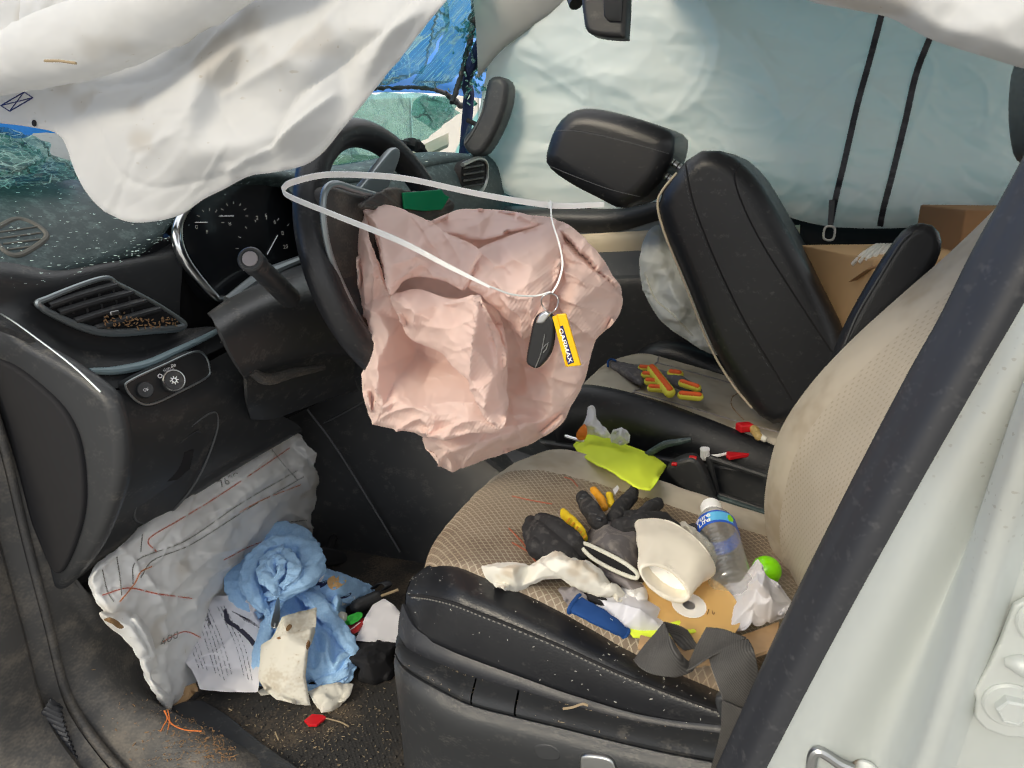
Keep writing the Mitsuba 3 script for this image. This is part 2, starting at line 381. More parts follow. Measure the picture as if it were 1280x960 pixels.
def dirty_cream(p, n, uv):
    a = fbm(p.x * 30, p.y * 30, p.z * 30); s = noise(p.x * 300, p.y * 300, p.z * 300)
    return mix((.74, .72, .64), (.45, .37, .25), smoothstep(.52, .75, a * .8 + s * .2) * .45 + smoothstep(.9, .93, s) * .4)
thin('cream_paper', proc(dirty_cream), .3)
mat('cloth_soiled', proc(lambda p, n, uv: mix((.72, .70, .63), (.52, .40, .26), smoothstep(.5, .72, fbm(p.x * 28, p.y * 28, p.z * 28)) * .55)), .9)
knit = lambda f, a: (lambda p, n, uv: a * (dr.sin(p.x * f + p.z * f * .4) * dr.sin(p.y * f + p.z * f * .3) + noise(p.x * f * .6, p.y * f * .6, p.z * f * .6)))
bump('cloth_blue', proc(lambda p, n, uv: mix((.27, .47, .73), (.36, .56, .80), noise(p.x * 500, p.y * 500, p.z * 500))), .9, lambda p, n, uv: .0009 * fbm(p.x * 260, p.y * 260, p.z * 260), sheen=.4)
bump('glove_black', proc(lambda p, n, uv: mix((.020, .020, .023), (.060, .058, .058), smoothstep(.5, .8, fbm(p.x * 120, p.y * 120, p.z * 120)))), .7, knit(2600, .0004))
bump('glove_grey', proc(lambda p, n, uv: mix((.12, .112, .118), (.20, .185, .175), smoothstep(.45, .75, fbm(p.x * 90, p.y * 90, p.z * 90)))), .95, knit(2400, .0005))
bump('blue_trim', (.008, .055, .21), .85, knit(2200, .0006))
mat('cloth_white', proc(stained), .85)
for nm, c, r in (('navy', (.012, .018, .07), .8), ('trim_dull', (.11, .11, .10), .6), ('headliner_cloth', (.60, .58, .54), .9), ('bead_black', (.012, .012, .014), .5), ('orange', (.72, .20, .02), .55), ('yellow', (.82, .60, .02), .5), ('amber', (.80, .36, .02), .6),
                 ('red', (.58, .012, .018), .3), ('green', (.05, .48, .06), .4), ('green_foil', (.0, .22, .09), .35), ('lime', (.22, .70, .0), .3), ('hivis', (.78, .93, .06), .6), ('hivis_orange', (.86, .13, .02), .6), ('hivis_yellow', (.80, .72, .08), .6),
                 ('lash', (.02, .02, .02), .7), ('tag_yellow', (.88, .52, .0), .25), ('ink_blue', (.012, .012, .10), .4), ('white_plastic', (.90, .91, .91), .4), ('ink', (.03, .03, .05), .8),
                 ('cardboard', (.42, .27, .14), .85), ('card_dark', (.24, .13, .06), .85), ('print_white', (.62, .60, .55), .7), ('skin_print', (.80, .48, .20), .8), ('pink_print', (.75, .35, .35), .8), ('grey_knit', (.26, .24, .25), .95), ('hem_white', (.60, .60, .52), .9),
                 ('tarp', (.02, .24, .74), .35), ('grey_trim', (.36, .36, .34), .6), ('door_grey', (.30, .34, .36), .5), ('beige_trim', (.55, .47, .34), .6), ('thread_red', (.50, .10, .05), .8), ('trim_teal', (.20, .28, .31), .35), ('seam_grey', (.07, .075, .08), .7), ('thread_orange', (.52, .14, .03), .8), ('thread_grey', (.16, .16, .15), .8),
                 ('pale_ground', (.36, .35, .33), .9), ('wood_chip', (.27, .155, .075), .9), ('brown_stain', (.22, .13, .06), .9), ('gilt', (.45, .32, .12), .4), ('straw', (.31, .24, .15), .9), ('label_blue', (.02, .10, .55), .3), ('label_sky', (.12, .50, .85), .3), ('stitch', (.20, .195, .18), .8), ('disc_gold', (.66, .42, .16), .25), ('bag_red', (.5, .03, .03), .25)):
    mat(nm, c, r)
mat('cup_cream', (.78, .73, .62), .45)
scene['bottle_clear'] = {'type': 'blendbsdf', 'weight': .14, 'a': {'type': 'thindielectric', 'int_ior': 1.5}, 'b': {'type': 'principledthin', 'base_color': {'type': 'rgb', 'value': [.75, .78, .78]}, 'roughness': .2, 'diff_trans': 1.0, 'spec_trans': 0.0, 'eta': 1.5}}
scene['crumb_glass'] = {'type': 'principled', 'base_color': {'type': 'rgb', 'value': [.62, .80, .78]}, 'roughness': .12, 'specular': .8}
scene['window_glass'] = {'type': 'thindielectric', 'int_ior': 1.5, 'specular_transmittance': {'type': 'rgb', 'value': [.34, .79, .86]}}
def cracks(p, n, uv):
    a, b, c = voronoi(p.x * 70 + p.z * 90, p.y * 85 + 9); d, e, g = voronoi(p.x * 22 + p.z * 26 + 3, p.y * 25)
    k = smoothstep(.38, .62, fbm(p.x * 12, p.y * 12, p.z * 12))
    m = smoothstep(.14, .03, b - a) * (.25 + .75 * k) + smoothstep(.05, .012, e - d) + .5 * k * smoothstep(.7, .9, c)
    return dr.clip(m * .7 + .04, 0, 1)
scene['cracked_glass'] = {'type': 'blendbsdf', 'weight': proc(cracks), 'a': {'type': 'thindielectric', 'int_ior': 1.5, 'specular_reflectance': {'type': 'rgb', 'value': [.12, .12, .12]}, 'specular_transmittance': {'type': 'rgb', 'value': [.36, .66, .62]}},
                          'b': {'type': 'principledthin', 'base_color': {'type': 'rgb', 'value': [.60, .84, .80]}, 'roughness': .3, 'diff_trans': 1.0, 'spec_trans': 0.0, 'eta': 1.5}}

def onmesh(m, UV, off=.001):
    """Points of a mesh met by the sight lines, lifted off its surface."""
    V, F = np.array(m.vertices), np.array(m.faces); a, b, c = V[F[:, 0]], V[F[:, 1]], V[F[:, 2]]; e1, e2 = b - a, c - a; out = []
    for U, W_ in UV:
        d = spot(U, W_, y=0) - CAM; d /= np.linalg.norm(d)
        h = np.cross(d, e2); det = (e1 * h).sum(1); det = np.where(np.abs(det) < 1e-14, 1e-14, det)
        s = CAM - a; u = (s * h).sum(1) / det; q = np.cross(s, e1); v = (q @ d) / det; t = (e2 * q).sum(1) / det
        ok = (u > -1e-4) & (v > -1e-4) & (u + v < 1.0001) & (t > .02)
        if ok.any(): out.append(CAM + d * (t[ok].min() - off))
    return np.array(out)
def dens(P, k=6):
    P = np.asarray(P, float); return crv(P, (len(P) - 1) * k + 1)
def line_on(m, UV, r=.0012, off=.0008, k=5):
    return tube(onmesh(m, dens(UV, k), off), r, 6)


# ================================================================ THE SETTING
add('ground', M([[-150, -150, -.34], [150, -150, -.34], [150, 150, -.34], [-150, 150, -.34]], [[0, 1, 2], [0, 2, 3]]), 'pale_ground', False, kind='structure')  # unseen ground, made pale to bounce fill light into the cabin

# ================================================================ THE CAR BODY
CB = 'wrecked_car'
tag(CB, 'white car body around the open door, with pillars, sill, roof and broken windscreen', 'car')
def body(part, mesh, m, smooth=30, **k): return add(f'{CB}__{part}', mesh, m, smooth, **k)

def bx(x0, x1, y0, y1, z0, z1, r=.004): return rbox([(x0 + x1) / 2, (y0 + y1) / 2, (z0 + z1) / 2], [x1 - x0, y1 - y0, z1 - z0], r)
# floor, tunnel side, firewall, rear bulkhead
body('floor_pan', bx(-1.3, 1.15, -.74, .70, -.10, -.016), 'carpet')
body('firewall', shell(surf([[(1.0, y, -.02) for y in (.70, .3, .12)], [(.99, y, .15) for y in (.70, .3, .12)], [(.97, y, .40) for y in (.70, .3, .12)], [(1.05, y, .6) for y in (.70, .3, .12)]], 14, 10, wr=.006, fr=9), .01), 'carpet')
body('tunnel_trim', shell(surf([[(1.02, .15, -.02), (.8, .13, -.02), (.5, .115, -.02), (.1, .11, -.02)], [(1.0, .14, .12), (.8, .12, .12), (.5, .10, .1), (.1, .10, .1)], [(.98, .10, .3), (.8, .085, .3), (.5, .07, .2), (.1, .07, .18)], [(.97, .04, .42), (.8, .03, .40), (.5, .03, .24), (.1, .03, .2)]], 24, 20, wr=.002, fr=7), .01), 'black_plastic')
# roof with headliner, header, far roof rail and far pillars
body('tunnel_seam', tube(px([(384, 512), (420, 560), (470, 640), (500, 690)], y=.135), .0022, 6, 30), 'seam_grey')
body('tunnel_seam', tube(px([(396, 534), (450, 505), (500, 470)], y=.10), .0018, 6, 20), 'seam_grey')
body('roof_panel', shell(surf([[(.36, y, 1.25 - .07 * (y / .62) ** 2) for y in (-.62, -.3, 0, .3, .62)], [(-.3, y, 1.29 - .07 * (y / .62) ** 2) for y in (-.62, -.3, 0, .3, .62)], [(-1.0, y, 1.25 - .07 * (y / .62) ** 2) for y in (-.62, -.3, 0, .3, .62)]], 16, 20), -.012), 'white_paint')
body('headliner', shell(surf([[(.35, y, 1.23 - .07 * (y / .62) ** 2) for y in (-.6, -.3, 0, .3, .6)], [(-.3, y, 1.27 - .07 * (y / .62) ** 2) for y in (-.6, -.3, 0, .3, .6)], [(-1.0, y, 1.23 - .07 * (y / .62) ** 2) for y in (-.6, -.3, 0, .3, .6)]], 16, 20), .01), 'headliner_cloth')
body('roof_rail', tube([(.55, .62, 1.04), (.40, .63, 1.12), (0, .645, 1.16), (-.6, .64, 1.16), (-1.1, .6, 1.10)], .03, 10, 30), 'white_paint')
body('roof_rail', tube([(.45, -.62, 1.20), (.2, -.635, 1.22), (-.3, -.645, 1.22), (-.9, -.62, 1.16)], .032, 10, 30), 'grey_trim')
# passenger A pillar with its trim, as the photograph shows it
hi = [(584, -50), (612, -66), (660, -90), (720, -118), (790, -150)]; md = [(594, 12), (622, -6), (668, -30), (722, -60), (786, -100)]; lo = [(597, 88), (626, 54), (664, 26), (712, -6), (770, -48)]
ap_hi, ap_md, ap_lo = px(hi, y=-.595), px(md, y=-.575), px(lo, y=-.61)
body('pillar_trim', shell(surf([ap_hi, ap_md, ap_lo, ap_lo + [.02, -.03, -.01]], 20, 30), .006), 'grey_trim')
body('pillar', tube(np.vstack([spot(580, 196, x=.95), spot(586, 120, x=.93), ap_lo[0] + [.04, -.03, .0], ap_md[2] + [.06, -.05, .0], ap_md[4] + [.05, -.05, .0]]), .016, 10, 24), 'navy')
# passenger door: outer skin below the belt, inner trim strips, window
fx = [1.0, .7, .4, .1, -.3, -.8, -1.2]
body('door_skin', shell(surf([[(x, -.77, .70) for x in fx], [(x, -.80, .4) for x in fx], [(x, -.79, -.2) for x in fx]], 12, 14), -.012), 'white_paint')
def strip(rows, yv, m, part='door_trim', t=.012, nu=12, nv=30):
    return body(part, shell(surf([px(r, y=yv[i]) for i, r in enumerate(rows)], nu, nv), t), m)
strip([[(560, 262), (690, 262), (770, 262), (840, 244), (930, 228), (1300, 236)], [(560, 270), (690, 272), (770, 272), (840, 256), (930, 240), (1300, 250)], [(560, 290), (690, 287), (770, 286), (830, 270), (930, 256), (1300, 262)]], [-.70, -.672, -.69], 'black_plastic')
strip([[(560, 284), (690, 282), (800, 274), (1000, 262), (1300, 262)], [(560, 300), (690, 294), (800, 288), (1000, 275), (1300, 275)]], [-.70, -.70], 'door_grey')
strip([[(560, 304), (690, 297), (800, 291), (1000, 280)], [(560, 313), (690, 305), (800, 299), (1000, 288)], [(560, 330), (690, 320), (830, 314), (1000, 302)]], [-.69, -.683, -.69], 'beige_trim')
strip([[(560, 322), (690, 318), (830, 312), (1000, 300)], [(540, 372), (690, 350), (830, 344), (1000, 330)], [(540, 380), (690, 366), (830, 358), (1000, 345)], [(540, 470), (690, 450), (830, 430), (1000, 430)], [(540, 640), (690, 560), (830, 540), (1000, 540)]], [-.69, -.64, -.63, -.665, -.69], 'black_plastic', nu=24)
body('door_window', surf([[(x, -.765, .64) for x in (1.0, .5, 0, -.5, -1.1)], [(x, -.75, .85) for x in (.95, .45, 0, -.5, -1.05)], [(x, -.66, 1.20) for x in (.6, .4, 0, -.5, -.95)]], 10, 10), 'window_glass')
body('rear_door_trim', bx(-1.2, .12, -.70, -.675, .05, .655, .01), 'black_soft')
body('rear_bulkhead', bx(-1.32, -1.28, -.74, .72, -.1, .72), 'black_soft')

# driver's sill, seal and pillar foot
seal = [(-40, 420), (0, 530), (32, 660), (58, 760), (84, 860), (122, 922), (170, 975), (260, 1050), (420, 1150)]
sy = np.array([.735, .735, .735, .738, .74, .74, .74, .74, .74])
sp_ = spot([p[0] for p in seal], [p[1] for p in seal], y=sy)
tr_in = [(40, 640), (75, 735), (112, 742), (128, 800), (165, 860), (235, 905), (330, 962), (420, 1010), (620, 1100)]
ti = spot([p[0] for p in tr_in], [p[1] for p in tr_in], y=[.70, .70, .69, .68, .675, .67, .665, .66, .66])
tm = (sp_ + ti) / 2 + np.array([0, .0, .012])
tl = ti.copy(); tl[:, 1] -= .05; tl[:, 2] = np.maximum(tl[:, 2] - .07, -.012)
tl[:3] = ti[:3] + [.02, -.03, -.01]
sill_top = surf([sp_ + [0, -.004, -.006], tm, ti, tl], 26, 70)
body('sill_trim', shell(sill_top, .004), 'dirty_plastic', label='scuffed dark sill trim strewn with wood chips')
body('door_seal', tube(sp_ + [0, .003, -.004], .006, 12, 80), 'dirty_plastic')
so = sp_ + np.array([0, .04, -.01]); sb = sp_ + np.array([0, .085, -.05])
body('sill_panel', shell(surf([sp_ + [0, .008, -.012], sp_ + [.01, .028, -.016], so, sb, sb + [0, .0, -.12]], 16, 60), .004), 'dirty_plastic')
# ribbed wiring boot and the light edge of the open door
bo_a = px([(64, 872), (40, 912), (22, 950), (4, 1000)], y=.775); bo_b = px([(74, 880), (90, 930), (112, 980), (130, 1030)], y=.765)
ga, gb = crv(bo_a, 120), crv(bo_b, 120); rib = .0016 * np.sin(np.arange(120) * 1.3)[:, None] * np.array([0, 1, .3])
gs = M(np.stack([ga + rib, ga * .7 + gb * .3 + rib * 1.4, ga * .3 + gb * .7 + rib * 1.4, gb + rib], 1).reshape(-1, 3), gridf(120, 4))
body('ribbed_gusset', shell(gs, .003), 'rubber', True)
body('door_edge', shell(surf([px(r, y=.90) - np.array([0, k, 0]) for k, r in enumerate([])] or [px([(-60, 800), (-40, 850), (-22, 900), (-16, 970), (-20, 1060)], y=.80), px([(-30, 800), (-8, 850), (12, 905), (19, 965), (14, 1060)], y=.792), px([(-30, 810), (-14, 850), (4, 905), (12, 965), (6, 1060)], y=.78)], 10, 24), .01), 'beige_trim')

# B pillar: black seal trim and white painted post
rows_v = [1080, 960, 800, 640, 480, 400, 320, 230, 120, 0, -160]
Lx = [846, 905, 978, 1057, 1141, 1186, 1226, 1276, 1334, 1398, 1482]
Rx = [893, 956, 1040, 1128, 1219, 1266, 1312, 1364, 1424, 1490, 1576]
Lp = spot(Lx, rows_v, y=.690); Rp = spot(Rx, rows_v, y=.722)
c1 = Lp * .7 + Rp * .3 + np.array([.002, .008, 0]); c2 = Lp * .25 + Rp * .75 + np.array([.004, .009, 0])
Li = Lp + np.array([-.03, -.03, 0])
body('pillar_seal', shell(surf([Li, Lp, c1, c2, Rp], 30, 60), .006), 'rubber', label='black grained seal trim along the white door post')
G = lambda U, yv: spot(U, rows_v, y=yv)
g0 = Rp + np.array([-.0012, -.001, 0])
gx = [1000, 1062, 1143, 1224, 1310, 1354, 1396, 1446, 1502, 1564, 1648]     # groove
hx = [1108, 1147, 1200, 1250, 1304, 1332, 1360, 1394, 1440, 1500, 1580]     # ridge
post = surf([g0, G(np.array(Rx) + 12, .728), G((np.array(Rx) * .5 + np.array(gx) * .5), .738), G(gx, .731), G((np.array(gx) * .55 + np.array(hx) * .45), .735), G(np.array(hx) - 16, .752), G(hx, .772), G(np.array(hx) + 16, .773), G(np.array(hx) + 34, .756), G(np.array(hx) + 60, .750), G(np.array(hx) + 200, .752), G(np.array(hx) + 420, .756)], 60, 60)
body('door_post', shell(post, .004), 'white_paint', label='white painted door post beside the black seal')
body('sill_skin', shell(surf([[(1.1, .80, -.02), (.5, .80, -.02), (0, .80, -.02), (-.6, .80, -.02)], [(1.1, .83, -.1), (.5, .83, -.1), (0, .83, -.1), (-.6, .83, -.1)], [(1.1, .80, -.24), (.5, .80, -.24), (0, .80, -.24), (-.6, .80, -.24)]], 8, 10), .004), 'white_paint')
body('pillar_cloth', shell(surf([px([(1204, 370), (1226, 322), (1248, 278), (1262, 250)], y=.672), px([(1222, 374), (1240, 330), (1258, 290), (1272, 262)], y=.668)], 6, 10), .006), 'beige_trim')

# door hinge bracket with its bolts on the white post
hn = (1219, 858)
br = [(1300, 742), (1268, 758), (1252, 800), (1236, 834), (1217, 864), (1221, 878), (1219, 898), (1232, 912), (1258, 922), (1300, 924), (1420, 900), (1440, 780)]
brp = spot([p[0] for p in br], [p[1] for p in br], y=.762)
fr_ = fit(brp); q2 = (np.c_[brp, np.ones(len(brp))] @ np.linalg.inv(fr_).T)[:, :2]
H = CB + '__hinge_bracket'
tag(H, 'grey painted hinge bracket bolted to the white post')
add(H, prism(Polygon(q2).buffer(-.002).buffer(.002), .006, .0018, 3, fr_), 'hinge_steel')
nrm = fr_[:3, 2]
def at_hinge(U, V): 
    d = spot(U, V, y=.762) - CAM; o = fr_[:3, 3]
    return CAM + d * ((o - CAM) @ nrm) / (d @ nrm)
for (U, V, s) in ((1262, 880, 1.0), (1306, 778, 1.0)):
    c = at_hinge(U, V)
    add(H + '__washer', lathe([(0, 0), (.0165 * s, 0), (.0165 * s, .0015), (.0150 * s, .0030), (.006, .0030), (0, .0030)], c, nrm, 40), 'hinge_steel')
    hexm = lathe([(.0098, .003), (.0098, .009), (.0085, .0105), (.0082, .0105), (.0078, .0098), (0, .0098)], c, nrm, 6)
    add(H + '__bolt_head', hexm, 'hinge_steel', 20)
add(H + '__rib', tube([at_hinge(1256, 826) + nrm * .001, at_hinge(1275, 828) + nrm * .003, at_hinge(1310, 842) + nrm * .003, at_hinge(1360, 860) + nrm * .001], [.003, .007, .008, .004], 12, 14), 'hinge_steel')

# latch striker at the lower edge of the post
sk = CB + '__door_striker'
st = spot([1012, 1019, 1050, 1066, 1040], [985, 940, 955, 962, 1000], y=.745)
add(sk + '__loop', tube(st[[0, 1, 2, 3]], .0042, 10, 24), 'satin_metal')
add(sk, plate(spot([1006, 1100, 1104, 1000], [962, 985, 1040, 1020], y=.741), .003, .001), 'satin_metal', label='steel latch striker at the foot of the white post')
add(sk + '__bolt', lathe([(0, 0), (.011, 0), (.011, .003), (.007, .006), (0, .006)], spot(1082, 966, y=.738), (.2, 1, .1), 24), 'hinge_steel')

# windscreen: shattered laminated glass fallen in over the dash, and pieces at the far pillar
def jag(pts, a, seed):
    r_ = np.random.default_rng(seed); P_ = np.array(pts, float); o = []
    for p, q in zip(P_, np.roll(P_, -1, 0)):
        n_ = max(1, int(np.hypot(*(q - p)) / 9))
        for k in range(n_): o.append(p + (q - p) * k / n_ + r_.normal(0, a, 2))
    return o
def shard(pts, ctrl, seed, a=1.8, amp=.010, **k):
    return body('windscreen', crumple(jag(pts, a, seed), ctrl, 'x', 3, 0, 20, seed, (0, 1), 0, 0, smooth=False, fct=((22, amp), (9, amp * .4))), 'cracked_glass', False, **k)
shard([(-80, 152), (0, 157), (40, 172), (92, 208), (96, 224), (40, 232), (0, 236), (-80, 240)], [(-80, 152, 1.12), (40, 172, 1.06), (96, 224, .93), (0, 236, .93), (-80, 240, .94)], 4, label='shattered green windscreen glass fallen on the dash near the white airbag')
shard([(0, 168), (30, 176), (64, 196), (50, 214), (0, 222), (-40, 214), (-40, 170)], [(0, 168, 1.0), (64, 196, .96), (0, 222, .91), (-40, 190, .96)], 14)
shard([(400, 112), (440, 118), (520, 116), (562, 122), (570, 134), (556, 150), (534, 176), (510, 182), (470, 172), (430, 170), (380, 175)], [(400, 112, 1.08), (520, 116, 1.04), (570, 134, 1.0), (534, 176, .93), (430, 170, .96), (470, 145, 1.02)], 7, amp=.013)
shard([(520, 120), (560, 124), (580, 138), (560, 150), (540, 162), (520, 150)], [(520, 120, .99), (580, 138, .95), (540, 162, .91), (550, 140, .96)], 17)
shard([(560, -50), (598, -50), (602, 10), (590, 40), (580, 66), (572, 100), (545, 112), (520, 104), (548, 60), (556, 20)], [(560, -50, .80), (598, -50, .78), (590, 40, .86), (572, 100, .94), (520, 104, 1.0), (548, 60, .92)], 8, amp=.008)
shard([(440, 60), (520, -30), (562, -50), (560, 30), (530, 90), (470, 112), (430, 112)], [(440, 60, 1.1), (562, -50, .84), (530, 90, .98), (430, 112, 1.1), (500, 60, 1.02)], 18, amp=.004)
shard([(590, 62), (604, 70), (612, 66), (613, 78), (604, 92), (590, 90), (584, 76)], [(590, 62, .85), (613, 78, .84), (590, 90, .86), (600, 76, .835)], 28)
shard([(412, 172), (450, 168), (492, 180), (494, 198), (440, 206), (410, 204)], [(412, 172, 1.0), (492, 180, .96), (494, 198, .92), (410, 204, .93)], 9)
rng = np.random.default_rng(5)
sh = []
for i in range(90):
    c = spot(rng.normal(590, 8), rng.uniform(20, 128), x=.86) + rng.normal(0, .010, 3)
    m = trimesh.creation.box(np.array([rng.uniform(.004, .020), rng.uniform(.003, .012), .003]))
    m.apply_transform(trimesh.transformations.random_rotation_matrix(rng.random(3))); m.apply_translation(c); sh.append(m)
body('glass_fragments', cat(sh), 'cracked_glass', False, kind='stuff')
# torn black urethane bead with scraps of frit at the far pillar
body('glass_bead', rough(tube(px([(590, -40), (594, 10), (588, 45), (578, 90), (565, 128)], x=.88), [.007, .009, .007, .006, .005], 10, 60), .006, 50, 3), 'bead_black')
body('glass_bead', rough(tube(px([(588, 22), (604, 30), (614, 28)], x=.85), [.008, .018, .010], 10, 24), .005, 50, 3), 'bead_black')
body('glass_bead', rough(tube(px([(424, 114), (480, 110), (545, 112), (576, 132)], x=1.0), [.002, .004, .004, .009], 8, 60), .005, 60, 6), 'bead_black')
body('glass_bead', rough(tube(px([(500, 178), (520, 182), (534, 196)], x=.93), [.006, .016, .006], 8, 30), .006, 60, 9), 'bead_black')
body('cowl_strip', shell(surf([px([(370, 206), (430, 198), (500, 196), (560, 170)], x=1.02), px([(370, 222), (430, 214), (500, 210), (560, 184)], x=.98)], 6, 20), .01), 'beige_trim')
# a blue tarpaulin spread over the front of the car
ty = (1.4, .6, -.4, -1.6, -3.6)
tp = surf([[(1.34, 1.4, .62), (1.34, .6, .66), (1.36, -.4, .92), (1.40, -1.6, 1.06), (1.44, -3.6, 1.10)], [(1.40, y, 1.15) for y in ty], [(1.62, y, 1.5) for y in ty], [(2.0, y, 1.9) for y in ty]], 60, 110, wr=.022, fr=3.5, seed=3)
fw_ = [plate(np.array([[x, -4.2, -.34], [x + .58, -4.2, -.34], [x + .58, -4.2, 1.32], [x, -4.2, 1.32]]), .04, .01) for x in np.arange(.6, 6, .6)]
for k_, m_ in enumerate(fw_):
    if k_ == 0: tag('white_fence', 'pale panel fence beyond the broken windscreen, below the blue tarpaulin', 'fence')
    add('white_fence__panel', m_, 'print_white')
add('blue_tarpaulin', shell(tp, .002), 'tarp', True, label='bright blue tarpaulin seen through the broken windscreen', cat='tarpaulin')

ty = (.8, .4, 0, -.4, -.8)
bn = surf([[(1.26, y, .62) for y in ty], [(1.34, y, .80) for y in ty], [(1.5, y, .915 + .02 * math.sin(7 * y)) for y in ty], [(1.75, y, .90) for y in ty], [(2.2, y, .74) for y in ty]], 40, 90, wr=.02, fr=4, seed=8)
body('bonnet', shell(bn, .003), 'white_paint', label='buckled white bonnet beyond the shattered windscreen')
# interior mirror and far door mirror
RM = 'interior_mirror'
tag(RM, 'black rear view mirror at the top edge of the picture', 'mirror')
mo = [(726, -14), (728, 18), (736, 41), (776, 47), (781, 40), (783, -14), (776, -60), (732, -60)]
add(RM + '__housing', plate(px(mo, y=.02), .045, .008, 4, 80), 'black_plastic')
add(RM + '__glass', plate(px([(754, -10), (755, 20), (760, 26), (776, 27), (779, -10)], y=.024), .004, .001), 'black_gloss')
add(RM + '__stem', tube([spot(720, 5, y=-.02), spot(712, -20, y=-.04), spot(705, -60, y=-.05)], .012, 10, 10), 'black_plastic')
DM = 'passenger_door_mirror'
tag(DM, 'dark grey far door mirror housing beyond the dash, next to the far pillar', 'mirror')
mo = [(608, 102), (617, 95), (628, 97), (634, 108), (631, 134), (619, 166), (604, 190), (593, 195), (583, 190), (577, 176), (588, 160), (600, 138)]
dmm = plate(px(mo, y=-.575), .07, .016, 5, 110)
add(DM + '__housing', dmm, 'black_plastic', True)
add(DM + '__edge', tube(onmesh(dmm, dens([(607, 116), (603, 140), (592, 164), (581, 180)], 6), .0005), .003, 8), 'seam_grey')
add(DM + '__hinge', tube(px([(584, 150), (596, 156)], y=-.60), .006, 8, 6), 'black_soft')
# ================================================================ DASHBOARD
D = 'dashboard'
tag(D, 'dark dusty dashboard behind the steering wheel, covered in glass crumbs', 'dashboard')
def dash(part, mesh, m='black_plastic', smooth=30, **k): return add(f'{D}__{part}', mesh, m, smooth, **k)
ys = [.74, .62, .50, .40, .28, .12, -.1, -.4, -.74]
top = [[(1.25, y, .77) for y in ys], [(1.08, y, .765) for y in ys],
       [(.97, .74, .735), (.97, .62, .74), (.97, .50, .745), (.96, .40, .752), (.96, .28, .755), (.96, .12, .755), (.97, -.1, .765), (.97, -.4, .79), (.97, -.74, .80)],
       [(.90, .74, .69), (.90, .62, .70), (.89, .50, .715), (.875, .40, .752), (.87, .28, .765), (.87, .12, .76), (.88, -.1, .77), (.88, -.4, .80), (.88, -.74, .80)],
       [(.862, .74, .648), (.858, .62, .652), (.85, .50, .672), (.84, .40, .735), (.83, .28, .752), (.83, .12, .745), (.835, -.1, .75), (.84, -.4, .785), (.84, -.74, .785)],
       [(.858, .74, .63), (.858, .62, .635), (.86, .50, .655), (.87, .40, .715), (.87, .28, .735), (.86, .12, .72), (.85, -.1, .73), (.85, -.4, .76), (.85, -.74, .76)]]
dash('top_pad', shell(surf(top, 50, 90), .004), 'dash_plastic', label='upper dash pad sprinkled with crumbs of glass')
# right-hand and centre fascia
fy = [.22, .0, -.2, -.45, -.74]
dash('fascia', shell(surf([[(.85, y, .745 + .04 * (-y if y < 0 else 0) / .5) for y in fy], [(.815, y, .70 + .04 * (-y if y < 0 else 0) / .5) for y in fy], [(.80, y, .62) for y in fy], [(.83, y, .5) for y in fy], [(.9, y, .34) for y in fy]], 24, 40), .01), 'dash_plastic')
# far vent
fv = px([(584, 203), (600, 196), (610, 204), (609, 226), (600, 240), (584, 240)], x=.80)
v = dash('far_vent', plate(px([(578, 206), (598, 198), (607, 204), (606, 228), (598, 240), (580, 240)], x=.80), .02, .002, 3, 40), 'black_soft')
add(v + '__frame', tube(px([(578, 206), (598, 198), (608, 205), (607, 228), (597, 242), (578, 240)], x=.798), .0055, 8, 40), 'satin_metal')
for k in range(4):
    add(v + '__slat', tube(px([(580, 210 + 8 * k), (604, 206 + 8 * k)], x=.797), .003, 6), 'black_plastic')

# driver side: vent housing down to the trim line, made from surveyed rows
hrows = [px([(-60, 336), (0, 332), (62, 341), (130, 334), (190, 322), (222, 300)], x=.858),
         px([(-60, 350), (0, 347), (60, 353), (126, 343), (186, 334), (224, 330)], x=.845),
         px([(-60, 388), (0, 384), (34, 385), (100, 420), (180, 430), (232, 408)], x=.838),
         px([(-40, 404), (10, 410), (60, 430), (112, 458), (190, 452), (268, 412)], x=.828),
         px([(-20, 408), (26, 424), (80, 455), (132, 488), (215, 466), (306, 420)], x=.810)]
hx_ = [.858, .846, .838, .828, .812]
hrows[1][:, 0] = hrows[1][:, 0]
dash('vent_housing', shell(surf([hrows[0], hrows[1], hrows[2] + np.array([.012, 0, 0]), hrows[3], hrows[4]], 34, 60), .006), 'black_plastic')
# the side vent: recess, frame, slats and divider fins
vo = [(50, 383), (62, 372), (128, 348), (150, 356), (196, 380), (228, 402), (224, 410), (190, 413), (140, 416), (100, 408)]
v = dash('side_vent', plate(px(vo, x=.832), .02, .003, 3, 70), 'black_soft')
fo = crv(px(vo, x=.826), 90, True)
add(v + '__frame', tube(fo, np.interp(np.linspace(0, 1, 90), [0, .3, .45, .6, .85, 1], [.004, .003, .003, .0055, .0055, .004]), 8, None, True), 'silver_trim')
for a, b in (((60, 382), (144, 356)), ((72, 391), (164, 365)), ((92, 402), (180, 376)), ((118, 411), (198, 386))):
    m_ = ((a[0] + b[0]) / 2, (a[1] + b[1]) / 2 - 1)
    P_ = px([a, m_, b], x=.827)
    add(v + '__slat', shell(surf([P_ + [0, 0, .0032], P_ + [-.004, 0, 0], P_ + [0, 0, -.0032]], 6, 12), .002), 'black_plastic')
for a, b in (((86, 372), (92, 392)), ((104, 366), (112, 400)), ((122, 360), (132, 404)), ((140, 355), (152, 402)), ((160, 366), (168, 400))):
    add(v + '__fin', tube(px([a, b], x=.831), .0016, 6), 'black_plastic')
add(v + '__slider', rbox(spot(142, 391, x=.823), [.006, .014, .006], .002), 'satin_metal')
rs = np.random.default_rng(11); ch = []
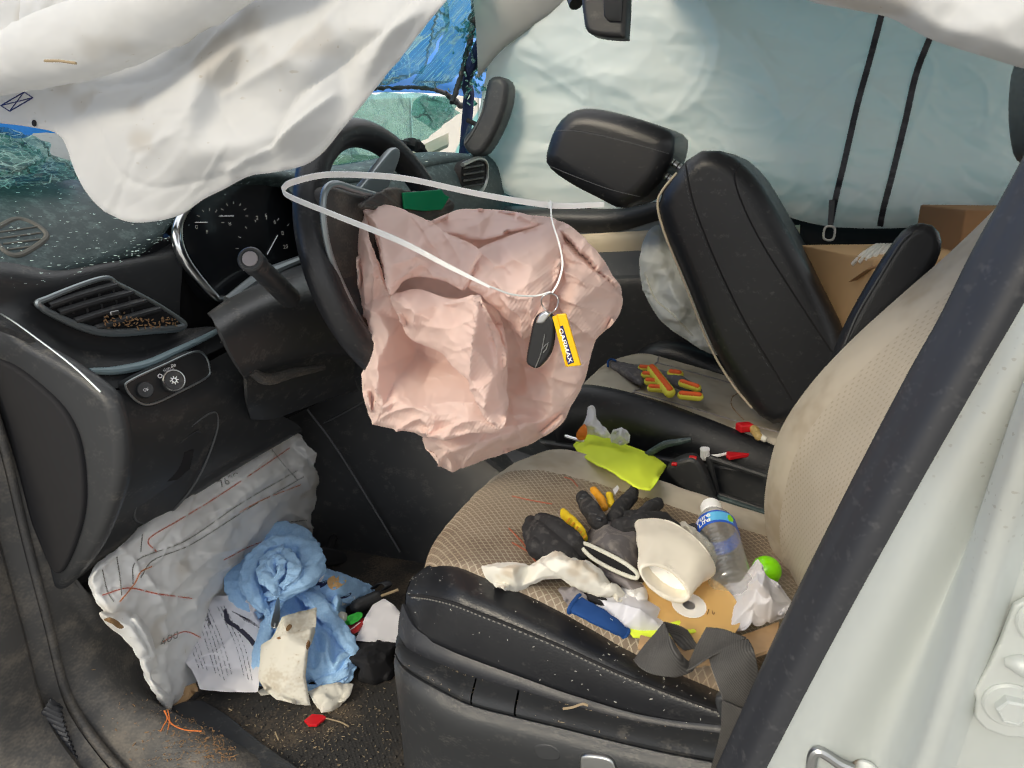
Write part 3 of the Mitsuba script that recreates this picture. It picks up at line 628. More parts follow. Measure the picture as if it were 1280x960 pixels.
for i in range(80):
    U, V = rs.uniform(130, 222), rs.uniform(398, 412)
    c = spot(U, V - abs(rs.normal(0, 3)), x=.822) ; m = trimesh.creation.box([rs.uniform(.002, .006), .0012, .0012]); m.apply_transform(trimesh.transformations.random_rotation_matrix(rs.random(3))); m.apply_translation(c); ch.append(m)
add(v + '__wood_chips', cat(ch), 'wood_chip', False, kind='stuff')
# demister grille
do = [(-12, 292), (2, 282), (22, 274), (44, 281), (58, 294), (48, 306), (24, 319), (8, 316), (-6, 302)]
topm = surf(top, 50, 90)
dm = onmesh(topm, do, .003)
v = dash('demister_vent', plate(dm, .012, .002, 3, 50), 'black_soft')
add(v + '__frame', tube(crv(onmesh(topm, do, .005), 60, True), .0034, 8, None, True), 'trim_dull')
for k in range(4):
    add(v + '__slat', tube(onmesh(topm, [(0 + k * 5 - 6, 291 + 7 * k), (46 - 1 * k + (4 if k == 0 else 6), 283 + 8 * k)], .006), .0013, 6), 'trim_dull')
# trim lip and silver line, switch panel, knee panel
dash('trim_strip', tube(px([(112, 464), (146, 463), (184, 455), (218, 440), (254, 423), (282, 408)], x=.812), [.004, .006, .006, .005, .004], 10, 40), 'trim_teal')
kr = [px([(128, 492), (170, 486), (215, 474), (262, 452), (312, 424)], x=.806), px([(134, 508), (180, 506), (225, 492), (270, 470), (318, 438)], x=.794), px([(150, 540), (196, 540), (240, 518), (282, 494), (322, 470)], x=.786),
      px([(152, 600), (196, 596), (246, 570), (300, 536), (340, 510)], x=.80), px([(120, 668), (172, 640), (236, 604), (300, 566), (368, 528)], x=.822), px([(96, 718), (140, 684), (220, 632), (300, 580), (376, 536)], x=.835), px([(96, 716), (140, 682), (220, 630), (300, 578), (376, 534)], x=.90)]
kr = [np.vstack([[q[0, 0] + .022, .712, q[0, 2] + .004], [q[0, 0] + .006, .700, q[0, 2] + .003], q]) for q in kr]
dash('knee_panel', shell(surf(kr, 46, 80), .004), 'black_plastic')
# seam across the knee panel
dash('seam', tube(px([(160, 545), (210, 520), (262, 492), (312, 468)], x=.7875), .0012, 6, 30), 'black_soft')
dash('core', bx(.885, 1.05, -.70, .42, .30, .715, .02), 'black_soft'); dash('core', bx(.885, 1.05, .42, .70, .30, .63, .02), 'black_soft')
# light switch panel
so_ = [(157, 484), (166, 474), (205, 456), (242, 440), (256, 444), (262, 460), (258, 472), (220, 492), (190, 505), (172, 502)]
v = dash('switch_panel', plate(px(so_, x=.787), .014, .002, 3, 70), 'black_plastic', label='small switch panel with a round knob and a button')
add(v + '__rim', tube(crv(px(so_, x=.7865), 80, True), .0016, 6, None, True), 'silver_trim')
nk = np.array([-.86, .38, .34])
kc = spot(214, 477, x=.785)
kk = add(v + '__knob', lathe([(0, 0), (.0155, 0), (.0155, .012), (.0140, .0135), (.0128, .0135), (.0122, .0125), (0, .0125)], kc, nk, 40), 'black_plastic')
bc = spot(180, 488, x=.785)
add(v + '__button', lathe([(0, 0), (.0105, 0), (.0105, .006), (.0095, .0075), (0, .007)], bc, nk, 32), 'black_plastic')
fk = frame(kc + nk / np.linalg.norm(nk) * .0128, nk)
add(v + '__knob_ring', tube([fk[:3, 3] + fk[:3, 0] * .0136 * math.cos(a) + fk[:3, 1] * .0136 * math.sin(a) for a in np.linspace(0, 2 * math.pi, 40, endpoint=False)], .0011, 6, None, True), 'satin_metal')
sun = [lathe([(.0021, 0), (.0034, 0), (.0034, .0004), (.0021, .0004)], (0, 0, 0), (0, 0, 1), 16)]
for k in range(8):
    b = trimesh.creation.box([.0022, .0012, .0006]); b.apply_translation([.0046, 0, .0003]); b.apply_transform(trimesh.transformations.rotation_matrix(k * math.pi / 4, [0, 0, 1])); sun.append(b)
add(v + '__knob_symbol', cat(sun).apply_transform(fk), 'white_plastic', False)
fb = frame(bc + nk / np.linalg.norm(nk) * .0072, nk)
add(v + '__button_symbol', cat([meshkit.text_mesh('OF', .0038, .0003).apply_translation([-.003, -.002, 0])]).apply_transform(fb), 'white_plastic', False)
fp = frame(spot(208, 464, x=.7855), nk)
add(v + '__auto_mark', meshkit.text_mesh('AUTO', .004, .0003).apply_translation([-.006, 0, .0005]).apply_transform(fp), 'white_plastic', False)
add(v + '__dial_symbol', lathe([(.002, 0), (.003, 0), (.003, .0004), (.002, .0004)], spot(200, 470, x=.7845), nk, 16), 'white_plastic', False)
add(v + '__dial_symbol', meshkit.text_mesh('D0', .0035, .0003).apply_transform(frame(spot(214, 459, x=.7845), nk)), 'white_plastic', False)
# fuse lid with pocket
lo_ = [(168, 646), (186, 596), (206, 560), (240, 532), (262, 517), (271, 518), (271, 540), (252, 590), (226, 628), (196, 652)]
v = dash('fuse_lid', plate(spot([p[0] for p in lo_], [p[1] for p in lo_], x=np.interp([p[1] for p in lo_], [517, 560, 600, 650], [.783, .790, .802, .819])), .008, .0015, 3, 90), 'black_plastic')
add(v + '__groove', tube(crv(spot([p[0] for p in lo_], [p[1] for p in lo_], x=np.interp([p[1] for p in lo_], [517, 560, 600, 650], [.783, .790, .802, .819]) - .0005), 90, True), .0016, 6, None, True), 'seam_grey')
po = [(201, 604), (208, 580), (226, 566), (243, 562), (238, 586), (222, 600)]
add(v + '__finger_pull', plate(spot([p[0] for p in po], [p[1] for p in po], x=np.interp([p[1] for p in po], [560, 610], [.7885, .803])), .004, .001), 'black_soft')
add(v + '__lip', tube(spot([196, 206, 222, 246, 252], [592, 572, 556, 540, 542], x=[.797, .792, .788, .784, .784]), .0018, 6, 30), 'black_plastic')
# dash end facing the door opening
eo = [(-60, 372), (-20, 384), (26, 424), (80, 456), (126, 490), (141, 516), (150, 560), (148, 604), (134, 650), (112, 696), (76, 738), (54, 738), (30, 690), (4, 590), (-60, 560)]
ep = crv(px(eo, y=.722), 110, True)
dash('end_panel', plate(ep, .024, .012, 6), 'black_plastic', label='dark rounded dash end beside the door opening')
ei = [(-50, 452), (0, 452), (50, 486), (84, 524), (100, 572), (102, 640), (84, 700), (66, 716), (40, 660), (10, 580), (-50, 556)]
dash('end_cover', plate(px(ei, y=.728), .01, .004, 4, 100), 'black_soft')
dash('end_trim', tube(px([(-40, 378), (2, 393), (50, 426), (94, 460), (126, 490)], y=.727), [.0010, .0011, .0012, .0013, .0013], 8, 40), 'silver_trim')

# instrument cluster: hood, chrome bezel, dark lens, dials
cl = [(222, 290), (232, 262), (262, 236), (300, 222), (345, 216), (400, 216), (410, 260), (396, 318), (366, 322), (310, 350), (284, 373), (268, 372), (240, 330)]
cx_ = lambda p: np.interp([q[1] for q in p], [216, 375], [.852, .822])
clp = spot([p[0] for p in cl], [p[1] for p in cl], x=cx_(cl))
v = dash('instrument_cluster', plate(clp, .03, .002, 3, 100), 'black_gloss')
bz = [(250, 244), (228, 268), (221, 292), (228, 320), (246, 346), (266, 368), (276, 374), (290, 371)]
add(v + '__bezel', tube(spot([p[0] for p in bz], [p[1] for p in bz], x=np.array(cx_(bz)) - .008), [.004, .006, .008, .008, .007, .006, .005, .004], 12, 60), 'chrome')
add(v + '__bezel', tube(spot([284, 330, 396], [376, 344, 316], x=[.80, .80, .80]), [.007, .010, .006], 10, 24), 'silver_trim')
def onglass(U, V, d=.0012): return spot(U, V, x=np.interp(V, [216, 375], [.852, .822]) - d)
for (U, V, R_, a0, a1, n_) in ((262, 278, 15, 180, 360, 7), (292, 270, 15, 180, 360, 7), (336, 312, 38, 140, 350, 11)):
    g = []
    for a in np.radians(np.linspace(a0, a1, n_)):
        p0 = onglass(U + R_ * math.cos(a), V + R_ * math.sin(a)); p1 = onglass(U + (R_ + 3) * math.cos(a), V + (R_ + 3) * math.sin(a))
        g.append(tube([p0, p1], .00055, 5))
    d_ = add(v + '__dial', cat(g), 'print_white', False)
    e_ = {262: (244, 278, 259, 278), 292: (274, 270, 292, 270), 336: (334, 318, 347, 294)}[U]
    add(d_ + '__needle', tube([onglass(e_[0], e_[1], .002), onglass(e_[2], e_[3], .002)], .0008, 6), 'white_plastic')
gl = frame(onglass(330, 290, .001), (-.98, .15, .1))
for s, (U, V) in (('2', (322, 272)), ('4', (333, 269)), ('6', (344, 277)), ('8', (354, 291)), ('10', (356, 308))):
    add(v + '__numeral', meshkit.text_mesh(s, .0065, .0004).apply_transform(frame(onglass(U - 2, V + 3, .001), (-.98, .15, .1))), 'print_white', False)
for s, (U, V) in (('F', (258, 292)), ('C', (244, 286)), ('H', (286, 282))):
    add(v + '__numeral', meshkit.text_mesh(s, .005, .0004).apply_transform(frame(onglass(U, V, .001), (-.98, .15, .1))), 'print_white', False)

# steering column shroud, stalk, release lever
cr = [px([(262, 396), (288, 378), (330, 356), (376, 336), (440, 322)], x=.79), px([(266, 400), (292, 384), (334, 364), (378, 348), (440, 336)], x=.73), px([(272, 416), (300, 398), (338, 382), (380, 372), (440, 366)], x=.69),
      px([(286, 444), (312, 430), (350, 418), (392, 408), (440, 404)], x=.688), px([(300, 466), (324, 456), (358, 446), (398, 438), (440, 434)], x=.70), px([(304, 470), (328, 460), (360, 451), (398, 444), (440, 440)], x=.735), px([(306, 498), (330, 496), (370, 486), (410, 474), (440, 468)], x=.75), px([(312, 520), (340, 520), (380, 506), (420, 492), (446, 486)], x=.79)]
v = dash('column_shroud', shell(surf(cr, 60, 60), .006), 'black_plastic')
add(v + '__seam', tube(px([(276, 428), (312, 412), (350, 398), (392, 388)], x=.6855), .0012, 6, 30), 'black_soft')
add(v + '__release_lever', tube(px([(314, 464), (334, 474), (366, 466), (404, 459)], x=.70), [.006, .009, .008, .005], 10, 30), 'dirty_plastic')
a_, b_ = spot(362, 372, x=.665), spot(313, 324, x=.60)
b_ = a_ + (b_ - a_) * 1.0
dr_ = (b_ - a_) / np.linalg.norm(b_ - a_)
kn = add(v + '__stalk', tube([a_, a_ * .5 + b_ * .5, b_ - dr_ * .024], [.015, .014, .0125], 20, 14), 'black_plastic')
add(kn + '__collar', lathe([(.0, 0), (.0135, 0), (.0145, .002), (.0145, .008), (.0135, .010), (.0135, .0215), (.0148, .0225), (.0148, .0235), (.013, .0255), (.0105, .0255), (.0100, .0245), (0, .0245)], b_ - dr_ * .0235, dr_, 40), 'black_plastic')
add(kn + '__end_button', lathe([(0, 0), (.0088, 0), (.0088, .0015), (.008, .0022), (0, .0024)], b_ + dr_ * .0008, dr_, 32), 'grey_knit')
add(kn + '__symbol', tube([a_ * .35 + b_ * .65 + np.array([-.012, .006, .004]), a_ * .3 + b_ * .7 + np.array([-.012, .006, .004])], .0012, 6), 'print_white')

# ================================================================ STEERING WHEEL
SW = 'steering_wheel'
tag(SW, 'black steering wheel with a torn hub and spent pink airbag', 'steering wheel')
wc = np.array([.5685, .3175, .6386]); al, be = .3003, .006
nw_ = np.array([-math.cos(al) * math.cos(be), math.sin(be), math.sin(al)])
up_ = np.array([math.sin(al), 0, math.cos(al)]); up_ -= nw_ * (up_ @ nw_); up_ /= np.linalg.norm(up_)
sd_ = np.cross(up_, nw_)
def wp(ang, r, d=0): 
    a = math.radians(ang); return wc + r * (math.cos(a) * up_ + math.sin(a) * sd_) + nw_ * d
# angle 270 is the driver's door side
add(SW + '__rim', tube([wp(a, .182) for a in np.linspace(0, 360, 120, endpoint=False)], .0205, 20, None, True), 'black_leather', True)
def flat(pts, d, t, m, part, r=.003, sm=60):
    P_ = np.array([wp(a, rr_, d) for a, rr_ in pts]); return add(SW + '__' + part, plate(P_, t, r, 4, sm), m)
flat([(275, .172), (262, .172), (246, .172), (240, .12), (250, .06), (280, .05), (300, .08), (292, .14)], .0, .02, 'black_plastic', 'spoke')
flat([(84, .172), (98, .172), (112, .172), (118, .12), (110, .06), (80, .05), (62, .08), (68, .14)], .0, .02, 'black_plastic', 'spoke')
flat([(200, .172), (180, .17), (160, .172), (165, .1), (180, .06), (195, .1)], -.005, .02, 'black_plastic', 'spoke')
flat([(0, .075), (45, .085), (90, .09), (135, .09), (180, .095), (225, .09), (270, .09), (315, .085)], .008, .05, 'black_soft', 'hub', .012, 80)
sp1 = px([(448, 243), (462, 222), (492, 186), (501, 192), (494, 215), (480, 246), (466, 250)], x=.575)
add(SW + '__spoke_cover', plate(sp1, .012, .003, 3, 60), 'silver_trim')
fr1 = px([(468, 244), (440, 236), (418, 230), (406, 240), (404, 270), (411, 312), (426, 352), (450, 400), (472, 432)], x=.552)
add(SW + '__spoke_trim', tube(fr1, [.005, .005, .0045, .004, .004, .004, .004], 10, 70), 'silver_trim')
fr2 = px([(408, 236), (440, 240), (470, 252), (470, 300), (468, 420), (450, 410), (420, 340), (408, 280)], x=.565)
add(SW + '__spoke_pad', plate(fr2, .02, .006, 4, 80), 'dirty_plastic')
cv = px([(452, 258), (470, 244), (492, 236), (520, 240), (560, 248), (566, 262), (545, 278), (505, 270), (470, 262)], x=.545)
add(SW + '__torn_cover', rough(plate(cv, .006, .002, 3, 60), .003, 60, 4), 'dirty_plastic')
gf = px([(504, 241), (552, 237), (556, 243), (562, 246), (553, 262), (530, 264), (506, 261)], x=.538)
add(SW + '__foil_patch', plate(gf, .003, .0008, 2), 'green_foil', label='torn green patch on the broken wheel hub')

# ================================================================ AIRBAGS
A = 'driver_airbag'
o0 = [(452, 262), (470, 256), (512, 268), (545, 276), (572, 262), (610, 262), (660, 268), (700, 274), (738, 302), (766, 342), (779, 368), (772, 398), (748, 422), (738, 445), (728, 482), (714, 508), (700, 532), (660, 556), (620, 570), (582, 582), (566, 590), (548, 583), (530, 562), (518, 544), (470, 530), (456, 500), (455, 460), (465, 420), (448, 380), (444, 340), (446, 300)]
k0 = [(452, 262, .36), (512, 268, .33), (600, 264, .30), (690, 276, .33), (700, 300, .40), (779, 368, .34), (735, 330, .41), (720, 380, .43), (700, 420, .42), (748, 422, .38), (660, 330, .39), (650, 400, .34), (660, 440, .32), (690, 470, .38), (640, 500, .36), (714, 508, .35), (660, 556, .33), (640, 540, .39), (582, 582, .36), (566, 590, .38), (560, 560, .42), (540, 565, .40), (500, 500, .36), (456, 500, .38), (448, 380, .39), (500, 330, .36), (560, 300, .34), (630, 285, .36), (600, 575, .36), (650, 290, .33), (760, 350, .39), (690, 520, .38), (610, 550, .40)]
am = crumple(o0, k0, 'y', 2.1, .003, 40, 3, (.010, 12), .001, 1, fct=((46, .007, 3, 50), (16, .0022, 3, 20), (9, .0009, 3, -40)), crs=rcrs((640, 270, 775, 560), 55, 40, 45, 46, .0034, 1.7, 1) + rcrs((520, 530, 700, 590), 26, 10, 40, 36, .003, 1.6, 2)+[([(700,274),(690,330),(684,390)],0.01,5),([(779,368),(735,350),(700,330)],0.009,4),([(772,398),(740,385),(705,372)],0.008,4),([(748,422),(720,402),(700,380)],0.007,3.5),([(765,345),(735,330),(712,322)],0.006,3),([(738,302),(720,320),(710,345)],0.008,4),([(728,482),(690,470),(650,452)],0.008,4),([(714,508),(680,500),(640,490)],0.007,3),([(700,532),(670,520),(640,515)],0.006,3),([(660,556),(650,530),(640,500)],0.008,4),([(582,582),(600,560),(640,545)],0.01,4),([(620,570),(640,560),(690,535)],0.006,3),([(566,590),(562,570),(545,552)],0.01,5),([(548,583),(556,566),(590,556)],0.007,3),([(640,400),(655,440),(660,480)],0.009,4),([(610,540),(640,530),(680,525)],0.006,2.5),([(720,360),(740,340),(752,335)],0.005,2.5),([(715,420),(735,412),(752,412)],0.006,2.5),([(600,264),(606,285),(590,310)],0.007,4),([(560,268),(600,275),(650,272)],0.006,3)])
add(A, am, 'airbag_pink', True, label='deflated pink airbag hanging crumpled out of the steering wheel hub', cat='airbag')
o1 = [(456, 262), (466, 300), (478, 330), (492, 362), (520, 368), (560, 372), (606, 378), (626, 400), (634, 440), (634, 500), (626, 537), (590, 540), (560, 548), (540, 543), (500, 536), (470, 528), (456, 504), (455, 460), (466, 422), (450, 384), (444, 340), (446, 300)]
k1 = [(456, 262, .40), (446, 300, .42), (466, 300, .445), (478, 330, .45), (460, 340, .465), (450, 384, .44), (470, 390, .455), (466, 422, .46), (455, 460, .46), (475, 460, .49), (490, 420, .45), (505, 400, .41), (520, 440, .37), (545, 455, .365), (560, 450, .37), (530, 480, .43), (500, 500, .475), (480, 510, .485), (470, 528, .46), (540, 515, .49), (545, 540, .47), (590, 520, .49), (600, 490, .46), (626, 537, .48), (634, 440, .46), (606, 378, .43), (560, 400, .40), (492, 362, .43), (500, 470, .44), (545, 541, .485), (510, 380, .415)]
add(A + '__fold', crumple(o1, k1, 'y', 2, .0012, 50, 8, (.006, 7), .001, 1, fct=((34, .005, 3.0, -60), (13, .0016, 3, 70), (8, .0008, 3, 10)), crs=rcrs((446, 270, 500, 520), 28, 80, 25, 50, .0032, 1.7, 3) + rcrs((470, 430, 626, 540), 34, 15, 40, 40, .003, 1.6, 4)+[([(460,300),(470,350),(462,420)],0.008,4),([(452,330),(458,380),(452,400)],0.006,3),([(466,290),(480,340),(490,370)],0.01,4),([(470,420),(480,460),(470,510)],0.009,4),([(470,528),(500,510),(560,500),(600,500)],0.01,5),([(500,536),(530,520),(546,540)],0.012,4),([(540,543),(548,525),(540,505)],0.01,3),([(560,545),(580,525),(626,520)],0.009,4),([(490,420),(500,450),(495,490)],0.007,3),([(480,440),(520,470),(570,465)],0.007,3),([(510,470),(545,460),(575,470)],0.005,2.5),([(606,378),(620,430),(625,500)],0.008,3),([(470,480),(490,495),(520,490)],0.006,2.5)]), 'airbag_pink', True)
o2 = [(490, 372), (505, 364), (524, 362), (566, 374), (600, 366), (607, 378), (626, 420), (632, 450), (628, 478), (636, 500), (628, 537), (606, 522), (594, 500), (588, 486), (584, 474), (568, 460), (548, 440), (516, 424), (502, 400)]
k2 = [(490, 372, .455), (505, 364, .45), (524, 362, .455), (566, 374, .475), (600, 366, .50), (604, 380, .53), (596, 430, .535), (588, 474, .52), (570, 430, .50), (540, 400, .495), (520, 390, .505), (516, 424, .47), (560, 458, .48), (548, 380, .475), (626, 420, .485), (612, 430, .495), (618, 470, .505), (606, 500, .53), (628, 537, .50), (636, 500, .47), (606, 522, .515)]
add(A + '__fold', crumple(o2, k2, 'y', 2.2, .0018, 60, 14, (.004, 6), .001, 1, fct=((24, .004, 3, 60), (10, .0014, 3, 10), (6, .0006, 2, 50)), crs=rcrs((495, 365, 630, 530), 34, 60, 40, 30, .0022, 1.4, 5)+[([(600,366),(598,410),(592,470)],0.012,4),([(600,368),(560,380),(510,384)],0.007,3),([(590,400),(560,410),(530,405)],0.004,2),([(594,430),(570,438),(555,432)],0.004,2),([(606,380),(622,430),(626,500)],0.008,3),([(588,486),(606,480),(626,470)],0.006,2.5),([(596,500),(610,512),(630,520)],0.005,2),([(505,366),(520,385),(520,405)],0.006,3),([(588,378),(597,380),(603,378)],0.0022,1.6),([(588,387),(597,389),(603,387)],0.0022,1.6),([(588,396),(597,398),(603,396)],0.0022,1.6),([(588,405),(597,407),(603,405)],0.0022,1.6),([(588,414),(597,416),(603,414)],0.0022,1.6),([(588,423),(597,425),(603,423)],0.0022,1.6),([(588,432),(597,434),(603,432)],0.0022,1.6),([(588,441),(597,443),(603,441)],0.0022,1.6),([(588,450),(597,452),(603,450)],0.0022,1.6)]), 'airbag_pink', True)
o3 = [(453, 262), (476, 255), (512, 265), (556, 288), (600, 313), (594, 332), (582, 362), (560, 352), (545, 348), (520, 346), (505, 352), (492, 368), (483, 350), (478, 318), (464, 285)]
k3 = [(453, 262, .39), (476, 255, .38), (470, 275, .43), (478, 300, .46), (490, 330, .475), (492, 368, .475), (512, 265, .39), (530, 300, .425), (556, 288, .42), (600, 313, .46), (560, 330, .435), (582, 362, .46), (520, 346, .445), (545, 330, .43), (505, 310, .44), (520, 320, .455)]
add(A + '__fold', crumple(o3, k3, 'y', 2.2, .0018, 60, 21, (.004, 6), .001, 1, fct=((28, .004, 3, 60), (11, .0014, 3, 70), (6, .0006, 2, 20)), crs=rcrs((456, 260, 595, 360), 26, 45, 40, 40, .0024, 1.5, 6)+[([(476,256),(480,300),(492,366)],0.009,4),([(456,262),(500,300),(560,345)],0.006,4),([(512,265),(540,300),(570,350)],0.005,3),([(556,288),(575,320),(582,360)],0.006,3),([(500,350),(530,330),(545,345)],0.008,3),([(520,346),(515,325),(530,318)],0.006,2.5)]), 'airbag_pink', True)
o4 = [(598, 312), (622, 300), (650, 290), (690, 280), (706, 300), (702, 330), (690, 362), (684, 392), (670, 410), (654, 422), (630, 396), (604, 370), (584, 358), (590, 332)]
k4 = [(598, 312, .43), (622, 300, .40), (640, 320, .455), (665, 335, .47), (690, 280, .38), (706, 300, .40), (690, 362, .455), (660, 360, .485), (640, 370, .49), (620, 350, .47), (654, 422, .46), (630, 396, .475), (600, 350, .47), (584, 358, .46), (670, 390, .48), (680, 320, .445), (630, 335, .45)]
add(A + '__fold', crumple(o4, k4, 'y', 2.2, .0018, 60, 33, (.006, 7), .001, 1, fct=((26, .005, 3, -40), (11, .0016, 3, 10), (6, .0006, 2, 40)), crs=rcrs((588, 282, 704, 420), 28, -20, 50, 34, .0026, 1.5, 7)+[([(598,312),(630,330),(690,300)],0.006,4),([(640,366),(670,350),(700,330)],0.009,3.5),([(620,350),(650,372),(690,362)],0.007,3),([(654,422),(650,395),(630,370)],0.009,3.5),([(670,410),(664,385),(680,360)],0.007,3),([(605,345),(625,330),(640,338)],0.005,2.5),([(640,318),(655,326),(668,322)],0.004,2.5)]), 'airbag_pink', True)
o5 = [(536, 282), (552, 270), (580, 262), (620, 262), (658, 268), (672, 280), (640, 290), (600, 300), (560, 292)]
add(A + '__fold', crumple(o5, [(536, 282, .37), (580, 262, .345), (620, 262, .345), (672, 280, .385), (600, 300, .40), (600, 278, .385), (560, 292, .395)], 'y', 2, .0008, 60, 43, (.004, 6), .001, 1, fct=((14, .0022, 3, 5), (6, .0006)), crs=[([(545, 276), (600, 272), (664, 276)], .006, 3)]), 'airbag_pink', True)

# long white cable tie round the wheel rim
tie = px([(755, 256), (690, 257), (600, 243), (510, 224), (450, 219), (405, 219)], y=[.40, .41, .44, .48, .50, .51])
back = px([(372, 226), (357, 233), (360, 244)], y=[.535, .545, .55])
front = px([(420, 269), (500, 301), (560, 332), (612, 358)], y=[.555, .56, .56, .555])
allp = np.vstack([tie, back, front])
Wd = np.tile(np.array([0, .0012, .0034]), (len(allp), 1)); Wd[0] *= .8; Wd[-1] *= .4; Wd[-2] *= .8
add('long_cable_tie', strap(allp, Wd, .0014, 120, 4), 'white_plastic', label='long white plastic cable tie looped round the steering wheel rim', cat='cable tie')
k_ = px([(688, 250), (690, 275), (699, 305), (703, 330), (698, 352), (690, 366)], y=[.415, .44, .46, .475, .48, .485])
b_ = add('short_cable_tie', strap(k_, np.tile([[.0011, 0, .0002]], (6, 1)), .001, 50, 3), 'white_plastic', label='short thin white cable tie that holds the car key', cat='cable tie')
add(b_ + '__head', rbox(spot(688, 257, y=.418), [.006, .006, .007], .0015), 'white_plastic')
k2_ = px([(612, 358), (640, 368), (668, 370), (688, 365)], y=[.555, .53, .50, .487])
add('thread_loop', tube(k2_, .0011, 8, 40), 'white_plastic', label='thin pale cord between the key ring and the long tie', cat='cord')

# key ring, key and yellow tag
rc = spot(687, 379, y=.492)
add('key_ring', tube([rc + np.array([.0098 * math.cos(a), .004 * math.sin(2 * a), .0108 * math.sin(a)]) for a in np.linspace(0, 2 * math.pi, 48, endpoint=False)], .0008, 8, None, True), 'chrome', True, label='thin split ring joining the black key and the yellow tag', cat='key ring')
ko = [(668, 397), (680, 390), (690, 396), (692, 410), (690, 432), (684, 448), (671, 461), (660, 457), (657, 450), (662, 420)]
kp = add('car_key', plate(px(ko, y=.50), .012, .004, 5, 90), 'black_gloss', label='black car key fob hanging on the split ring', cat='key')
add(kp + '__cap', plate(px([(669, 404), (673, 394), (681, 389), (687, 393), (682, 401), (677, 405)], y=.5015), .010, .003, 4, 50), 'chrome')
add(kp + '__edge_line', tube(px([(669, 460), (676, 442), (681, 418)], y=.5012), .0006, 6, 20), 'satin_metal')
add(kp + '__emblem', cat([tube(px([(678, 436), (682, 431), (686, 428)], y=.5016), .0006, 6), tube(px([(679, 441), (683, 436), (685, 430)], y=.5016), .0006, 6)]), 'satin_metal')
tg = [(695, 393), (707, 392), (726, 457), (708, 459), (704, 446)]
tp_ = px(tg, y=.497)
kt = add('key_tag', plate(tp_, .0035, .0012, 3), 'tag_yellow', label='yellow plastic key tag with a dark blue lettered panel', cat='key tag')
add(kt + '__fold', plate(px([(690, 396), (696, 394), (708, 440), (707, 459)], y=.4985), .0015, .0006, 2), 'tag_yellow')
pp = px([(696, 409), (703.5, 407), (717.5, 453), (710, 456)], y=.4975)
add(kt + '__panel', plate(pp, .0009, .0002, 1), 'ink_blue')
u_ = (pp[2] - pp[1]); u_ = u_ / np.linalg.norm(u_); v_ = pp[1] - pp[0]; v_ /= np.linalg.norm(v_)
tx = meshkit.text_mesh('CARMAX', .0042, .0004, True); tx.apply_scale([.040 / tx.extents[0] * 1.0, 1, 1])
add(kt + '__lettering', place(tx, pp[0] * .72 + pp[1] * .28 + u_ * .002 + np.array([0, .0008, 0]), u_, v_), 'white_plastic', False)

# white curtain airbag of the driver's side: front length, rolled top edge, rear length
C = 'driver_curtain_airbag'
tag(C, 'white curtain airbag drooping across the driver window opening near the camera', 'airbag')
oc = [(760, -430), (690, -240), (640, -90), (600, -50), (556, 2), (500, 72), (436, 152), (392, 200), (350, 214), (312, 220), (280, 236), (252, 250), (226, 268), (192, 277), (160, 277), (132, 264), (110, 242), (96, 216), (86, 188), (74, 168), (46, 160), (0, 154), (-60, 150), (-120, 20), (-100, -120), (-60, -300), (0, -430), (300, -450)]
kc_ = [(760, -430, .65), (-120, 20, .66), (-60, -300, .65), (0, -430, .65), (300, -450, .65), (300, -250, .655), (640, -90, .68), (556, 2, .69), (436, 152, .70), (392, 200, .70), (350, 214, .71), (280, 236, .715), (192, 277, .72), (110, 242, .715), (74, 168, .70), (0, 154, .69), (-60, 150, .69), (-60, 20, .68), (100, 40, .67), (200, -10, .665), (300, -60, .66), (170, 150, .735), (120, 190, .725), (240, 190, .745), (300, 110, .70), (240, 100, .74), (380, 90, .735), (430, 30, .70), (470, 30, .735), (350, 170, .735), (310, 40, .72), (520, -40, .68), (90, 110, .70), (140, 90, .685), (180, 60, .675), (20, 110, .70), (200, 235, .73)]
cm = crumple(oc, kc_, 'y', 4, .0008, 22, 5, (.002, 6), .001, 14, fct=((120, .0025, 3, 50), (26, .0007, 3.0, 50)), crs=rcrs((60, 0, 560, 270), 40, 125, 22, 90, .0016, 2.6, 8)+[([(520,-20),(440,60),(360,120),(330,180)],-0.016,14),([(470,-40),(380,60),(290,120)],0.012,16),([(280,10),(200,90),(110,110)],-0.014,14),([(420,120),(340,180),(290,215)],0.008,9),([(96,105),(114,135),(126,170),(150,215),(185,233),(225,232),(280,218)],-0.0022,2.2),([(300,60),(230,150),(180,200)],0.006,18)])
add(C + '__front_panel', cm, 'airbag_white', True)
add(C + '__roll', rough(tube(px([(-80, 100), (0, 82), (70, 62), (150, 34), (230, -4), (300, -50), (380, -120)], y=[.74, .745, .75, .75, .74, .73, .72]), [.022, .026, .029, .029, .028, .026, .026], 30, 90), .003, 24, 6), 'airbag_white', True)
add(C + '__tail', crumple([(24, 60), (24, 20), (40, -30), (130, -60), (120, -20), (84, 10), (70, 40), (60, 54)], [(24, 60, .70), (40, -30, .69), (130, -60, .69), (60, 0, .705)], 'y', 5, .003, 20, 9, (.01, 10), .001, 3), 'airbag_white', True)
oR = [(850, -430), (905, -240), (960, -70), (985, -20), (1012, 2), (1050, 10), (1108, 21), (1135, 34), (1165, 50), (1220, 68), (1282, 86), (1360, 104), (1460, 110), (1520, -90), (1560, -430), (1200, -450)]
kR = [(850, -430, .65), (1560, -430, .65), (1200, -450, .65), (905, -240, .67), (1200, -280, .66), (960, -70, .70), (1012, 2, .70), (1108, 21, .715), (1165, 50, .72), (1282, 86, .72), (1460, 110, .71), (1460, -90, .70), (1200, -110, .68), (1150, -10, .73), (1250, 30, .735), (1060, -30, .715), (1200, 0, .72)]
add(C + '__rear_panel', crumple(oR, kR, 'y', 6, .003, 14, 15, (.02, 26), .001, 4), 'airbag_white', True)
